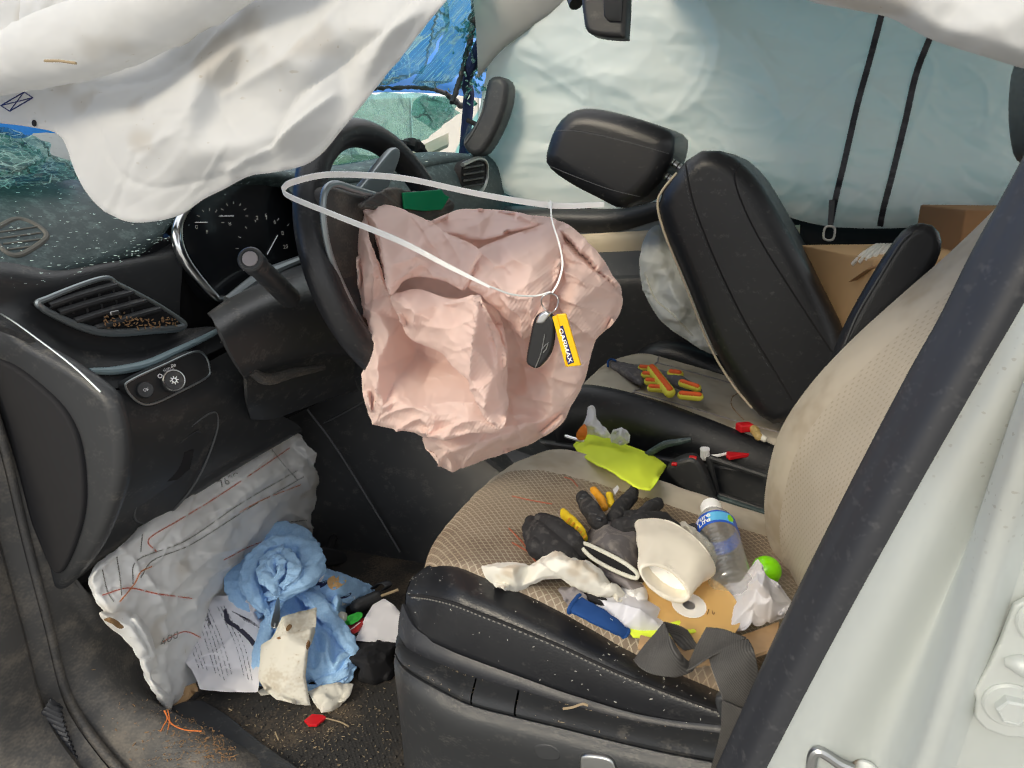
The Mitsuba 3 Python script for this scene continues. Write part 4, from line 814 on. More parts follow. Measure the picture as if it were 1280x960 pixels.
# printed box with a cross, stains, eyelets
bxp = [(1, 132), (30, 115), (41, 122), (12, 139)]
add(C + '__printed_mark', cat([line_on(cm, [bxp[i], bxp[(i + 1) % 4]], .0006, .0006, 4) for i in range(4)] + [line_on(cm, [bxp[0], bxp[2]], .0005, .0006, 4), line_on(cm, [bxp[1], bxp[3]], .0005, .0006, 4)]), 'ink_blue', label='blue printed box with a cross on the white airbag')
for U, V in ((43, 154), (2, 113)):
    p = onmesh(cm, [(U, V)], .001)
    if len(p): add(C + '__eyelet', lathe([(0, .0012), (.0022, .0012), (.0032, .0008), (.0034, 0)], p[0], (.1, 1, .1), 20), 'black_soft')
add('dry_stalk', tube(px([(56, 76), (74, 76), (95, 79)], y=.781), .0011, 6), 'straw', label='dry brown stalk stuck on the rolled white airbag', cat='stalk')
# driver A pillar piece in the top left corner
body('pillar', tube(px([(-420, 330), (-200, 200), (-90, 122), (-20, 52), (40, 4), (120, -60), (300, -200), (560, -420)], y=.64), .03, 12, 40), 'black_plastic')

# teal-lit curtain airbag of the passenger side with its two straps
P = 'passenger_curtain_airbag'
oP = [(640, -70), (610, 60), (596, 140), (590, 200), (598, 226), (640, 246), (690, 257), (760, 268), (840, 262), (920, 246), (962, 262), (1000, 275), (1042, 283), (1100, 285), (1160, 283), (1216, 278), (1250, 264), (1320, 262), (1420, 250), (1440, -40), (1300, -110), (900, -110)]
rP = np.random.default_rng(3)
kP = [(640, -70, -.62), (610, 60, -.655), (590, 200, -.68), (640, 246, -.675), (760, 268, -.67), (920, 246, -.65), (1000, 275, -.64), (1100, 285, -.635), (1216, 278, -.63), (1420, 250, -.63), (1440, -40, -.60), (1200, -110, -.58), (900, -110, -.58),
      (700, 100, -.64), (680, 170, -.645), (760, 110, -.615), (820, 60, -.61), (870, 120, -.625), (800, 200, -.64), (640, 180, -.66), (930, 60, -.60), (980, 130, -.61), (1020, 200, -.585), (1080, 130, -.585), (1120, 210, -.59), (1090, 250, -.60), (1180, 120, -.605), (1220, 210, -.60), (1180, 250, -.605), (960, 210, -.615), (900, 180, -.635), (1040, 60, -.60), (1250, 140, -.59), (1150, 40, -.595), (880, 10, -.59), (1110, 60, -.605)]
pm = crumple(oP, kP, 'y', 4, .002, 20, 44, (.004, 10), .001, 3, fct=((90, .020, 3, 28), (36, .007, 3.5, 12), (15, .0022, 3, 8)), crs=rcrs((620, 0, 1250, 280), 60, 15, 30, 90, .005, 3.0, 10)+[([(838,52),(850,41),(872,44),(883,64),(876,92),(862,116),(838,148)],0.006,3.5),([(962,180),(1000,142),(1040,104),(1076,76),(1120,62),(1156,66),(1168,84),(1162,116),(1142,160),(1132,190)],0.006,3.5),([(722,82),(728,74),(735,80),(736,120)],0.005,3),([(1000,268),(1020,250),(1030,225)],0.01,6),([(1042,280),(1060,255),(1090,235)],0.01,7),([(960,255),(990,235),(1000,205)],0.009,7),([(1150,280),(1140,255),(1160,225)],0.007,6),([(620,150),(700,140),(800,150)],0.007,10),([(610,195),(680,190),(760,215)],0.007,8),([(800,130),(860,180),(920,210)],0.008,12),([(900,30),(960,90),(980,150)],0.01,14),([(1040,250),(1080,262),(1140,258)],0.005,5),([(880,0),(900,60),(870,130),(800,160)],0.012,16),([(1020,272),(1090,276),(1200,268)],0.004,5)])
add(P, pm, 'curtain_white', True, label='pale teal-lit curtain airbag covering the far passenger windows', cat='airbag')
for k, pts in enumerate(([(1104, 10), (1088, 72), (1072, 130), (1056, 200), (1044, 250), (1038, 281)], [(1168, 34), (1146, 90), (1132, 150), (1116, 216), (1104, 262), (1100, 283)])):
    q = onmesh(pm, dens(pts, 8), .004)
    add(P + '__strap', strap(q, np.tile([[.0062, 0, .001]], (len(q), 1)), .0015, 80, 3), 'rubber')

# passenger seat side airbag
sa = crumple([(806, 296), (822, 282), (840, 300), (870, 350), (900, 400), (910, 444), (880, 436), (850, 418), (826, 398), (808, 372), (800, 336)], [(806, 296, -.44), (822, 282, -.45), (900, 400, -.42), (910, 444, -.42), (850, 418, -.40), (800, 336, -.43), (830, 340, -.38), (850, 380, -.37), (826, 398, -.40)], 'y', 2.4, .005, 40, 6, (.015, 10), .001, 1, fct=((20, .016, 2.0, 60), (9, .006, 1.5, 10)))
add('seat_side_airbag', sa, 'curtain_white', True, label='crumpled teal-lit side airbag wedged beside the passenger seat', cat='airbag')
add('seat_side_airbag__hem', cat([line_on(sa, [(806, 340), (818, 372), (840, 392), (866, 420)], .002, .001, 6)]), 'hem_white')

# knee airbag in the driver's footwell
K = 'knee_airbag'
ok_ = [(112, 712), (146, 682), (180, 652), (250, 598), (310, 558), (352, 538), (374, 542), (380, 556), (390, 566), (388, 582), (399, 600), (394, 618), (398, 634), (386, 650), (392, 682), (360, 700), (320, 720), (290, 760), (262, 820), (235, 858), (208, 886), (190, 862), (170, 820), (150, 796), (132, 780), (122, 752)]
kk_ = [(112, 712, .80), (180, 652, .815), (250, 598, .84), (352, 538, .87), (399, 600, .88), (392, 682, .92), (360, 700, .92), (290, 760, .87), (208, 886, .795), (132, 780, .78), (160, 720, .79), (220, 690, .785), (280, 650, .80), (330, 600, .815), (370, 580, .85), (200, 770, .80), (240, 740, .80), (250, 800, .815), (340, 650, .86), (290, 700, .85), (190, 820, .785), (310, 590, .825), (200, 665, .80), (270, 690, .815)]
def pleats(line, n, ln_, amp, wd, seed):
    r_ = np.random.default_rng(seed); L_ = crv(np.array(line, float), n); t_ = np.gradient(L_, axis=0); t_ /= np.linalg.norm(t_, axis=1, keepdims=True); nn = np.c_[-t_[:, 1], t_[:, 0]]
    return [([tuple(p - q * ln_ * r_.uniform(.5, 1)), tuple(p), tuple(p + q * ln_ * r_.uniform(.5, 1))], amp * r_.uniform(.5, 1.2), wd) for p, q in zip(L_, nn)]
kpl = pleats([(166, 712), (178, 690), (235, 668), (302, 622), (366, 578)], 30, 12, .0032, 1.7, 3) + pleats([(372, 545), (384, 580), (392, 610), (388, 660)], 14, 14, .005, 2.2, 5) + pleats([(130, 742), (165, 738), (200, 745), (236, 748)], 10, 9, .003, 1.7, 7) + pleats([(300, 700), (340, 682), (384, 664)], 9, 10, .0035, 1.8, 9)
km = crumple(ok_, kk_, 'x', 2.8, .003, 34, 12, (.012, 8), .0012, 1, fct=((34, .008, 4, -33), (14, .0035, 5, -36), (8, .0010, 3, -30)), crs=kpl+rcrs((120, 560, 395, 880), 70, -35, 35, 46, .003, 1.8, 9)+[([(128,744),(160,735),(196,742),(240,748)],-0.006,3),([(196,690),(224,650),(270,622),(330,582),(362,560)],-0.008,3),([(172,700),(232,676),(300,630),(372,588)],-0.006,3),([(200,740),(250,700),(290,660)],0.012,8),([(300,600),(330,570),(350,545)],0.008,4),([(375,560),(372,590),(390,620)],0.01,4),([(250,690),(300,680),(330,640)],0.01,6),([(180,720),(200,780),(205,860)],0.01,7),([(240,760),(250,720),(300,700)],0.009,5),([(360,640),(380,650),(390,670)],0.01,4),([(220,660),(230,640),(240,615)],0.007,3),([(150,690),(165,700),(170,722)],0.006,3)])
add(K, km, 'airbag_knee', True, label='wrinkled white knee airbag with red stitching hanging under the dash', cat='airbag')
for pts, m_ in (([(196, 690), (186, 674), (224, 650), (270, 622), (330, 582), (362, 560)], 'thread_red'), ([(128, 744), (160, 735), (196, 742), (240, 748)], 'thread_red'), ([(150, 752), (168, 730), (176, 715), (190, 708)], 'thread_orange'), ([(256, 800), (236, 790), (222, 792), (204, 802)], 'thread_red'),
                ([(166, 730), (172, 700), (232, 676), (300, 630), (372, 588)], 'thread_grey'), ([(176, 722), (192, 700), (240, 680), (310, 636), (380, 596)], 'thread_grey'), ([(280, 700), (320, 680), (380, 662)], 'thread_red'), ([(128, 712), (134, 738), (142, 752)], 'thread_grey'), ([(146, 696), (150, 722), (152, 744)], 'thread_grey'), ([(178, 668), (176, 690)], 'thread_grey'),
                ([(336, 556), (350, 575), (372, 600)], 'thread_grey'), ([(300, 640), (330, 624), (376, 606)], 'thread_orange'), ([(340, 668), (352, 655), (384, 650)], 'thread_grey')):
    add(K + '__stitching', line_on(km, pts, .0007, .0008, 6), m_)
for s, (U, V), h in (('769C', (276, 610), .012), ('400', (200, 808), .011)):
    p = onmesh(km, [(U, V), (U + 8, V - 4), (U - 3, V - 8)], .0015)
    if len(p) == 3: add(K + '__print', place(meshkit.text_mesh(s, h, .0004), p[0], p[1] - p[0], p[2] - p[0]), 'thread_grey', False)
add(K + '__label', plate(onmesh(km, [(268, 640), (278, 634), (283, 641), (273, 648)], .0015), .0008, .0002, 1), 'white_plastic')
fl = crumple([(122, 766), (140, 764), (158, 762), (178, 774), (190, 800), (196, 830), (190, 846), (204, 862), (216, 872), (211, 888), (196, 872), (182, 850), (172, 822), (156, 798), (138, 786)], [(122, 766, .775), (158, 762, .77), (196, 830, .775), (216, 872, .78), (172, 822, .765), (185, 815, .755), (165, 785, .752), (205, 872, .765)], 'x', 2.6, .005, 40, 17, (.01, 7), .0012, 1)
add(K + '__torn_flap', fl, 'airbag_knee', True, label='torn white flap with brown stains at the airbag corner')
add(K + '__stain', crumple([(130, 775), (138, 772), (148, 777), (154, 783), (150, 786), (140, 780)], [(130, 775, .752), (148, 777, .75), (150, 786, .75), (140, 776, .748)], 'x', 2, .003, 60, 3, (0, 1), .001, 1), 'brown_stain', True)

# ================================================================ DRIVER SEAT
S = 'front_driver_chair'
tag(S, 'beige and black driver seat heaped with gloves and rubbish', 'car seat')
def seat(part, mesh, m, smooth=30, **k): return add(f'{S}__{part}', mesh, m, smooth, **k)
def cushion(y0, y1, prof, nx=90, ny=70, corner=.06, dish=.012):
    P_ = crv(prof, nx); yv = np.linspace(y0, y1, ny); c = (yv - (y0 + y1) / 2) / ((y1 - y0) / 2)
    G_ = np.zeros((nx, ny, 3)); G_[..., 0] = P_[:, :1] - corner * np.abs(c) ** 3.2 * np.clip((P_[:, :1] - .1) / .3, 0, 1)
    G_[..., 1] = yv; edge = np.clip((np.abs(c) - .86) / .14, 0, 1)
    G_[..., 2] = P_[:, 2:] - dish * (1 - c ** 2) * np.clip((.42 - P_[:, :1]) / .1, 0, 1) - .05 * edge ** 2
    return M(G_.reshape(-1, 3), gridf(nx, ny))
cm_ = cushion(.105, .57, [(-.10, 0, .215), (.1, 0, .247), (.25, 0, .275), (.36, 0, .294), (.42, 0, .290), (.450, 0, .264), (.460, 0, .21), (.448, 0, .10)])
if np.array(cm_.face_normals)[:, 2].mean() < 0: cm_ = M(cm_.vertices, cm_.faces[:, ::-1])
cm_ = rough(cm_, .0016, 14, 2)
ce = np.array(cm_.triangles_center)
u1 = ((ce[:, 0] - .13) / .312) ** 4 + ((ce[:, 1] - .42) / .215) ** 4
ins = (u1 < 1) | ((ce[:, 0] < .2) & (ce[:, 1] > .2))
seat('cushion_insert', M(cm_.vertices, cm_.faces[ins]), 'seat_mesh', True)
seat('cushion_border', M(cm_.vertices, cm_.faces[~ins]), 'beige_leather', True)
bo = [[(517, 722), (538, 706), (566, 706), (600, 716), (650, 735), (700, 758), (745, 783), (783, 806), (840, 834), (905, 862), (960, 886)],
      [(512, 728), (540, 718), (570, 722), (604, 734), (652, 754), (702, 778), (745, 800), (785, 820), (842, 846), (905, 872), (960, 894)],
      [(507, 742), (536, 744), (568, 752), (604, 766), (652, 786), (702, 808), (745, 828), (786, 846), (842, 868), (905, 890), (960, 908)],
      [(506, 762), (524, 792), (560, 812), (600, 828), (650, 846), (700, 864), (745, 878), (786, 890), (842, 902), (905, 909), (960, 920)]]
by = [np.interp(np.arange(11), [0, 1, 2, 10], [.50, .52, .535, .535]), np.interp(np.arange(11), [0, 1, 2, 10], [.53, .555, .572, .575]), np.interp(np.arange(11), [0, 1, 2, 10], [.55, .585, .602, .606]), np.interp(np.arange(11), [0, 1, 2, 10], [.56, .592, .606, .612])]
br3 = [spot([p[0] for p in r], [p[1] for p in r], y=y_) for r, y_ in zip(bo, by)]
br3 = [br3[0] - np.array([0, .02, .03])] + br3
bol = surf(br3, 40, 110)
if ((CAM - np.array(bol.triangles_center)) * np.array(bol.face_normals)).sum(1).mean() < 0: bol = M(bol.vertices, bol.faces[:, ::-1])
seat('side_bolster', shell(bol, .006), 'black_leather', True, label='black leather side bolster with pale stitching')
bl_ = onmesh(bol, dens([(512, 744), (536, 746), (568, 754), (604, 768), (652, 787), (702, 808), (745, 828), (786, 846), (842, 868), (900, 889)], 15), .0006)
seat('seam', tube(bl_, .0016, 8), 'black_soft')
b2 = onmesh(bol, dens([(513, 747), (537, 749.5), (568, 757.5), (604, 771.5), (652, 790.5), (702, 811.5), (745, 831.5), (786, 849.5), (842, 871.5), (900, 892)], 15), .0008)
seat('stitching', cat([tube(b2[i:i + 2], .0008, 5) for i in range(1, len(b2) - 2, 2)]), 'stitch', kind='stuff')
lowr = [[(505, 758), (522, 790), (560, 812), (600, 828), (650, 846), (700, 864), (745, 878), (786, 890), (842, 902), (905, 909), (960, 920)],
        [(503, 790), (518, 812), (556, 832), (600, 846), (650, 862), (700, 878), (745, 890), (786, 900), (842, 908), (905, 916), (960, 930)]]
ly = np.interp(np.arange(11), [0, 1, 2, 10], [.562, .592, .604, .610])
lw = [spot([p[0] for p in r], [p[1] for p in r], y=ly) for r in lowr]
seat('lower_band', shell(surf([lw[0] - [0, .006, 0], lw[0] * .5 + lw[1] * .5 + [0, .0, 0], lw[1]], 10, 80), .006), 'rubber')
# plastic seat side: ledge in three lengths, then the face
led_in = [(500, 800), (516, 816), (556, 836), (594, 850), (652, 866), (700, 881), (745, 893), (786, 903), (842, 912), (905, 920), (970, 935)]
led_out = [(498, 818), (512, 838), (548, 860), (588, 880), (648, 896), (698, 908), (745, 920), (786, 930), (842, 942), (905, 954), (970, 970)]
fa1 = [(499, 836), (512, 862), (548, 890), (588, 908), (648, 924), (698, 936), (745, 948), (786, 958), (842, 972), (905, 985), (970, 1000)]
fa2 = [(506, 900), (520, 930), (552, 950), (590, 960), (648, 975), (698, 985), (745, 1000), (786, 1010), (842, 1020), (905, 1035), (970, 1050)]
fa3 = [(512, 960), (524, 985), (552, 1010), (590, 1030), (648, 1040), (698, 1060), (745, 1070), (786, 1080), (842, 1090), (905, 1100), (970, 1120)]
yy = lambda a: np.interp(np.arange(11), [0, 1, 2, 10], [a - .055, a - .02, a - .004, a])
rows_ = [spot([p[0] for p in r], [p[1] for p in r], y=yy(a)) for r, a in ((led_in, .612), (led_out, .652), (fa1, .660), (fa2, .646), (fa3, .655))]
full = np.array([crv(r, 221) for r in rows_])
for i0, i1, nm in ((0, 66, 'side_cover'), (67, 86, 'side_cover'), (87, 220, 'side_cover')):
    sub = [full[0, i0:i1 + 1], full[0, i0:i1 + 1] * .3 + full[1, i0:i1 + 1] * .7 + [0, 0, .004], full[1, i0:i1 + 1]]
    seat('side_ledge', shell(surf(sub, 12, max(12, (i1 - i0))), .005), 'black_plastic')
seat('side_cover', shell(surf([full[1] + [0, -.001, -.001], full[2], full[3], full[4]], 34, 140), .006), 'black_plastic', label='scuffed black plastic seat side with adjuster buttons')
seat('front_cover', shell(surf([rows_[i][:1] * np.ones((4, 1)) + np.array([[0, 0, 0], [.012, -.06, 0], [.016, -.2, 0], [.0, -.42, 0]]) for i in range(5)], 20, 20), .006), 'black_plastic')
k = seat('adjuster_button', plate(px([(666, 934), (674, 930), (690, 932), (701, 940), (699, 950), (688, 952), (672, 948)], y=.664), .012, .003, 4, 60), 'black_plastic')
k = seat('adjuster_lever', plate(px([(724, 950), (735, 945), (765, 952), (768, 975), (730, 970)], y=.668), .012, .003, 4, 40), 'satin_metal')
seat('frame', bx(-.1, .40, .16, .58, .0, .19, .02), 'black_soft')
seat('rail', bx(-.2, .36, .57, .60, -.01, .03, .006), 'black_soft')
# backrest
cpx = [(1000, 790), (972, 705), (958, 640), (961, 590), (976, 535), (1010, 482), (1060, 427), (1120, 372), (1184, 316), (1240, 262), (1276, 222), (1316, 180)]
cc = px(cpx, y=.165)
cols = [(-.10, .140), (-.045, .150), (-.010, .158), (-.001, .170), (.001, .195), (-.008, .235), (-.034, .285), (-.055, .37), (-.075, .46), (-.070, .52), (-.072, .56), (-.085, .59), (-.115, .60)]
grid3 = [np.c_[cc[:, 0] + dx, np.full(len(cc), yv), cc[:, 2]] for dx, yv in cols]
bs = surf(grid3, 72, 90)
if (np.array(bs.face_normals)[:, 0]).mean() < 0: bs = M(bs.vertices, bs.faces[:, ::-1])
tc = np.array(bs.triangles_center)[:, 1]
m1 = tc < .1545; m2 = (tc > .262) & (tc < .50)
seat('backrest_side', M(bs.vertices, bs.faces[m1]), 'black_leather', True)
seat('backrest_insert', M(bs.vertices, bs.faces[m2]), 'seat_back_mesh', True)
seat('backrest_bolster', M(bs.vertices, bs.faces[~m1 & ~m2]), 'beige_leather', True)
bk = [np.c_[cc[:, 0] - dx, np.full(len(cc), yv), cc[:, 2] - .02] for dx, yv in ((.09, .14), (.15, .17), (.18, .37), (.19, .57), (.12, .60))]
seat('backrest_shell', shell(surf(bk, 20, 40), -.006), 'black_plastic')
shp = [(1036, 470), (1044, 438), (1062, 398), (1092, 345), (1116, 308), (1134, 287), (1152, 280), (1170, 284), (1179, 300), (1176, 322), (1160, 350), (1130, 390), (1096, 430), (1060, 460)]
seat('backrest_shoulder', plate(px(shp, y=.148), .035, .014, 5, 90), 'black_leather')
seat('seam', tube(px([(1056, 430), (1072, 392), (1100, 345), (1124, 306), (1140, 290)], y=.151), .0013, 6, 30), 'seam_grey')
hd = [(1262, 82), (1300, 74), (1360, 84), (1380, 150), (1370, 200), (1300, 214), (1266, 204), (1256, 180), (1253, 130)]
seat('headrest', plate(px(hd, y=.25) + np.array([0, .24, 0]), .24, .03, 6, 80), 'black_leather', True)
hb_ = px(hd, y=.25).mean(0)
for yv in (.31, .43): seat('headrest_post', tube([[hb_[0] - .01, yv, hb_[2] - .16], [hb_[0] - .01, yv, hb_[2]]], .006, 12), 'chrome')

# seat belt: twisted webbing and its buckle end
B = 'seat_belt'
def belt(part, rows, yv, key=None):
    R4 = [spot([p[0] for p in r], [p[1] for p in r], y=np.asarray(y_)) for r, y_ in zip(rows, yv)]
    return add(B + part, shell(surf(R4, 24, 24), .0014), 'belt_web', True, **(key or {}))
belt('', [[(793, 826), (806, 808), (820, 792), (831, 778)], [(802, 836), (818, 818), (830, 804), (838, 796)], [(816, 843), (834, 833), (845, 822), (848, 814)], [(838, 846), (852, 842), (858, 836), (858, 826)], [(856, 842), (864, 838), (868, 834), (870, 830)]],
     [[.600, .595, .59, .585], [.622, .618, .612, .605], [.630, .625, .62, .61], [.628, .622, .615, .605], [.615, .61, .605, .60]], dict(label='grey black seat belt webbing twisted in a loop over the seat edge', cat='seat belt'))
belt('__inner_turn', [[(831, 778), (836, 790), (846, 804), (856, 812)], [(846, 782), (852, 794), (860, 804), (866, 812)], [(860, 788), (866, 798), (872, 806), (878, 812)]], [[.585, .575, .57, .57], [.57, .56, .56, .56], [.56, .556, .556, .56]])
belt('__upper_turn', [[(852, 842), (862, 828), (872, 806), (884, 784)], [(866, 836), (876, 826), (890, 808), (902, 786)], [(878, 828), (890, 820), (906, 806), (918, 792)], [(890, 820), (904, 814), (920, 806), (933, 798)]], [[.612, .602, .592, .585], [.622, .612, .602, .592], [.63, .622, .612, .600], [.628, .624, .618, .608]])
belt('__hanging_end', [[(886, 818), (904, 810), (920, 803), (935, 800)], [(890, 834), (908, 826), (926, 818), (942, 814)], [(896, 852), (914, 848), (932, 844), (947, 842)], [(904, 874), (920, 874), (936, 872), (946, 868)], [(908, 890), (920, 892), (934, 890), (942, 886)]], [[.618, .62, .618, .61], [.632, .634, .632, .625], [.640, .642, .640, .632], [.642, .644, .642, .636], [.64, .642, .64, .636]])
add(B + '__anchor', plate(px([(896, 872), (940, 876), (945, 905), (930, 930), (912, 925), (900, 900)], y=.64), .012, .004, 4, 40), 'black_plastic')
add(B + '__strap_end', strap(px([(925, 885), (922, 930), (905, 990)], y=[.65, .66, .665]), np.tile([[.017, 0, .004]], (3, 1)), .0016, 20, 3), 'belt_web')

# ================================================================ PASSENGER SEAT
S2 = 'front_passenger_chair'
tag(S2, 'passenger seat with its black backrest knocked forward and headrest askew', 'car seat')
def seat2(part, mesh, m, smooth=30, **k): return add(f'{S2}__{part}', mesh, m, smooth, **k)
c2m = cushion(-.53, -.125, [(-.12, 0, .245), (.05, 0, .268), (.2, 0, .295), (.34, 0, .318), (.40, 0, .316), (.435, 0, .29), (.45, 0, .24), (.44, 0, .12)], dish=.010)
if np.array(c2m.face_normals)[:, 2].mean() < 0: c2m = M(c2m.vertices, c2m.faces[:, ::-1])
seat2('cushion', rough(c2m, .0012, 14, 5), 'beige_leather', True)
def on2(x, y): 
    V_ = np.array(c2m.vertices); i = np.argmin((V_[:, 0] - x) ** 2 + (V_[:, 1] - y) ** 2); return V_[i] + [0, 0, .001]
seat2('seam', tube([on2(.30, y) for y in np.linspace(-.50, -.16, 20)], .0016, 6), 'grey_knit')
seat2('seam', tube([on2(x, -.20) for x in np.linspace(-.05, .30, 20)], .0014, 6), 'grey_knit')
seat2('seam', tube([on2(x, -.46) for x in np.linspace(-.05, .30, 20)], .0014, 6), 'grey_knit')
inn = px([(700, 520), (708, 500), (722, 490), (760, 494), (820, 510), (880, 532), (930, 552), (968, 568), (1010, 590)], y=-.115)
lowi = inn + np.array([0, .02, -.05]); lowj = inn + np.array([0, .005, -.14])
seat2('inner_bolster', shell(surf([inn + [0, -.03, -.02], inn + [0, -.018, .004], inn + [0, .004, .0], lowi, lowj], 24, 60), .006), 'black_leather', True)
outn = [on2(x, -.52) + [0, -.02, .012] for x in (.42, .3, .15, 0, -.1)]
seat2('outer_bolster', tube(outn, [.02, .035, .038, .036, .03], 14, 30), 'black_leather', True)
seat2('frame', bx(-.1, .38, -.50, -.16, .0, .2, .02), 'black_soft')
po2 = [(819, 254), (827, 236), (845, 212), (862, 194), (880, 187), (905, 190), (926, 204), (950, 230), (986, 290), (1030, 368), (1060, 430), (1050, 470), (1010, 520), (968, 536), (940, 516), (915, 482), (886, 432), (853, 352), (828, 292)]
pb = plate(px(po2, y=-.145), .42, .034, 7, 120)
seat2('backrest', pb, 'black_leather', True, label='black leather passenger backrest tipped forward')
seat2('piping', tube(px([(846, 216), (828, 238), (822, 256), (830, 290), (854, 350), (886, 430), (914, 478), (940, 510)], y=-.165), .0024, 8, 60), 'beige_trim')
for pts in ([(857, 205), (862, 235), (872, 270), (896, 330), (930, 400), (966, 460), (990, 500)], [(925, 205), (918, 220), (926, 250), (950, 300), (1000, 380), (1040, 440)]):
    seat2('seam', line_on(pb, pts, .0016, .0004, 8), 'black_soft')
seat2('stitching', cat([tube(q, .0006, 5) for q in (lambda L_: [L_[i:i + 2] for i in range(0, len(L_) - 1, 2)])(onmesh(pb, dens([(854, 208), (859, 237), (869, 272), (893, 332), (927, 402), (963, 462)], 14), .0006))]), 'seam_grey', kind='stuff')
ho = [(677, 200), (682, 176), (692, 154), (708, 139), (728, 134), (760, 138), (806, 151), (834, 162), (841, 170), (839, 192), (828, 220), (808, 244), (792, 257), (770, 261), (745, 249), (712, 232), (686, 214)]
hm = plate(px(ho, y=-.25), .25, .036, 7, 120)
hd_ = seat2('headrest', hm, 'black_leather', True, label='black leather headrest tilted off its seat top')
for pts in ([(686, 164), (720, 164), (770, 174), (836, 192)], [(680, 204), (712, 218), (760, 236), (800, 246)]):
    add(hd_ + '__seam', line_on(hm, pts, .0010, .0003, 8), 'seam_grey')
for a, b in (((814, 208), (842, 226)), ((828, 194), (854, 212))):
    ps = seat2('headrest_post', tube(px([a, b], y=-.30), .0074, 12), 'chrome')
    for t_ in (.35, .55, .75):
        q = spot(a[0] + (b[0] - a[0]) * t_, a[1] + (b[1] - a[1]) * t_, y=-.30); dq = px([a, b], y=-.30); dq = (dq[1] - dq[0]) / np.linalg.norm(dq[1] - dq[0])
        add(ps + '__notch', cyl(q - dq * .0012, q + dq * .0014, .0079, 14), 'black_soft')

# rear seat with boxes and a hanging belt tongue
R_ = 'rear_bench'
tag(R_, 'dark rear seat bench behind the front seats', 'car seat')
add(R_ + '__cushion', rbox([-.62, 0, .22], [.55, 1.3, .18], .05), 'black_soft')
add(R_ + '__backrest', rbox([-.98, 0, .46], [.14, 1.3, .62], .05), 'black_soft')
for nm, c, s, an, lb in (('cardboard_box', spot(1098, 385, y=-.26), [.30, .26, .30], 28, 'brown cardboard box with white print between the seats'), ('cardboard_box', spot(1252, 330, y=-.40), [.32, .22, .30], 12, 'darker brown cardboard box behind the lettered one')):
    R4 = trimesh.transformations.rotation_matrix(math.radians(an), [0, 0, 1])
    b = rbox([0, 0, 0], s, .004); b.apply_transform(R4); top_z = c[2]; b.apply_translation([c[0] - .04, c[1] - .05, top_z - .045])
    kx = add(nm, b, 'cardboard' if an == 28 else 'card_dark', label=lb, cat='box')
    if an == 28:
        bxm = b
        st_ = []
        for k in range(5): st_.append([(1066 + 9 * k, 330 - 3 * k), (1078 + 9 * k, 318 - 3 * k), (1096 + 9 * k, 306 - 3 * k)])
        q = [onmesh(b, dens(s_, 4), .001) for s_ in st_]; q = [x for x in q if len(x) > 2]
        if q: add(kx + '__print', cat([tube(x, .004, 6) for x in q]), 'print_white')
        q = onmesh(b, dens([(1070, 350), (1100, 330), (1130, 316)], 6), .0015)
        if len(q) > 2: add(kx + '__tape', strap(q, np.tile([[.012, .0, -.004]], (len(q), 1)), .0006, 30, 3), 'wood_chip')
tq = px([(1040, 262), (1038, 283)], y=-.585)
bt_ = add('belt_tongue', tube(crv(px([(1032, 284), (1043, 285), (1041, 299), (1030, 298)], y=-.56), 40, True), .0028, 8, None, True), 'print_white', True, label='pale metal belt tongue hanging below the far curtain airbag', cat='belt tongue')
add(bt_ + '__webbing', strap(px([(1040, 250), (1038, 284)], y=[-.57, -.56]), np.tile([[.006, 0, 0]], (2, 1)), .0015, 12, 3), 'rubber')

# centre console
N = 'centre_console'
tag(N, 'black centre console between the seats with open trays', 'console')
def con(part, mesh, m='black_plastic', **k): return add(f'{N}__{part}', mesh, m, **k)
con('base', bx(-.30, .62, -.085, .095, .0, .155, .015))
con('side_wall', bx(-.30, .60, -.10, -.082, .10, .215, .006)); con('side_wall', bx(-.30, .30, .086, .10, .10, .19, .006))
con('front_slope', shell(surf([[(.30, y, .16) for y in (-.09, 0, .095)], [(.45, y, .19) for y in (-.09, 0, .095)], [(.60, y, .30) for y in (-.09, 0, .095)], [(.72, y, .46) for y in (-.09, 0, .095)]], 16, 8), .01))
con('gear_gaiter', meld(hullchain([spot(800, 606, y=.02) + np.array([0, 0, -.06]), spot(800, 604, y=.02)], [.045, .022]) , .008, 6), 'black_soft')
hl = spot(842, 592, y=.0)
con('brake_lever', plate(px([(832, 588), (868, 574), (892, 620), (888, 626), (858, 616)], y=.03), .035, .008, 4, 50))
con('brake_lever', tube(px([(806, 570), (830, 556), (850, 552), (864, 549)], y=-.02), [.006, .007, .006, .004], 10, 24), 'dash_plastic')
for pts in ([(886, 572), (958, 596)], [(896, 618), (962, 640)], [(958, 596), (962, 640)], [(886, 572), (896, 618)]):
    con('tray_rim', tube(px(pts, y=-.03), .006, 8, 8))
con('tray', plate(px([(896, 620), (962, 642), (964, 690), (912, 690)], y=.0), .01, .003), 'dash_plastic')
con('buckle_button', rbox(spot(866, 573, y=.02), [.014, .010, .008], .002), 'red'); con('buckle_button', rbox(spot(843, 580, y=.03), [.010, .008, .006], .002), 'red')

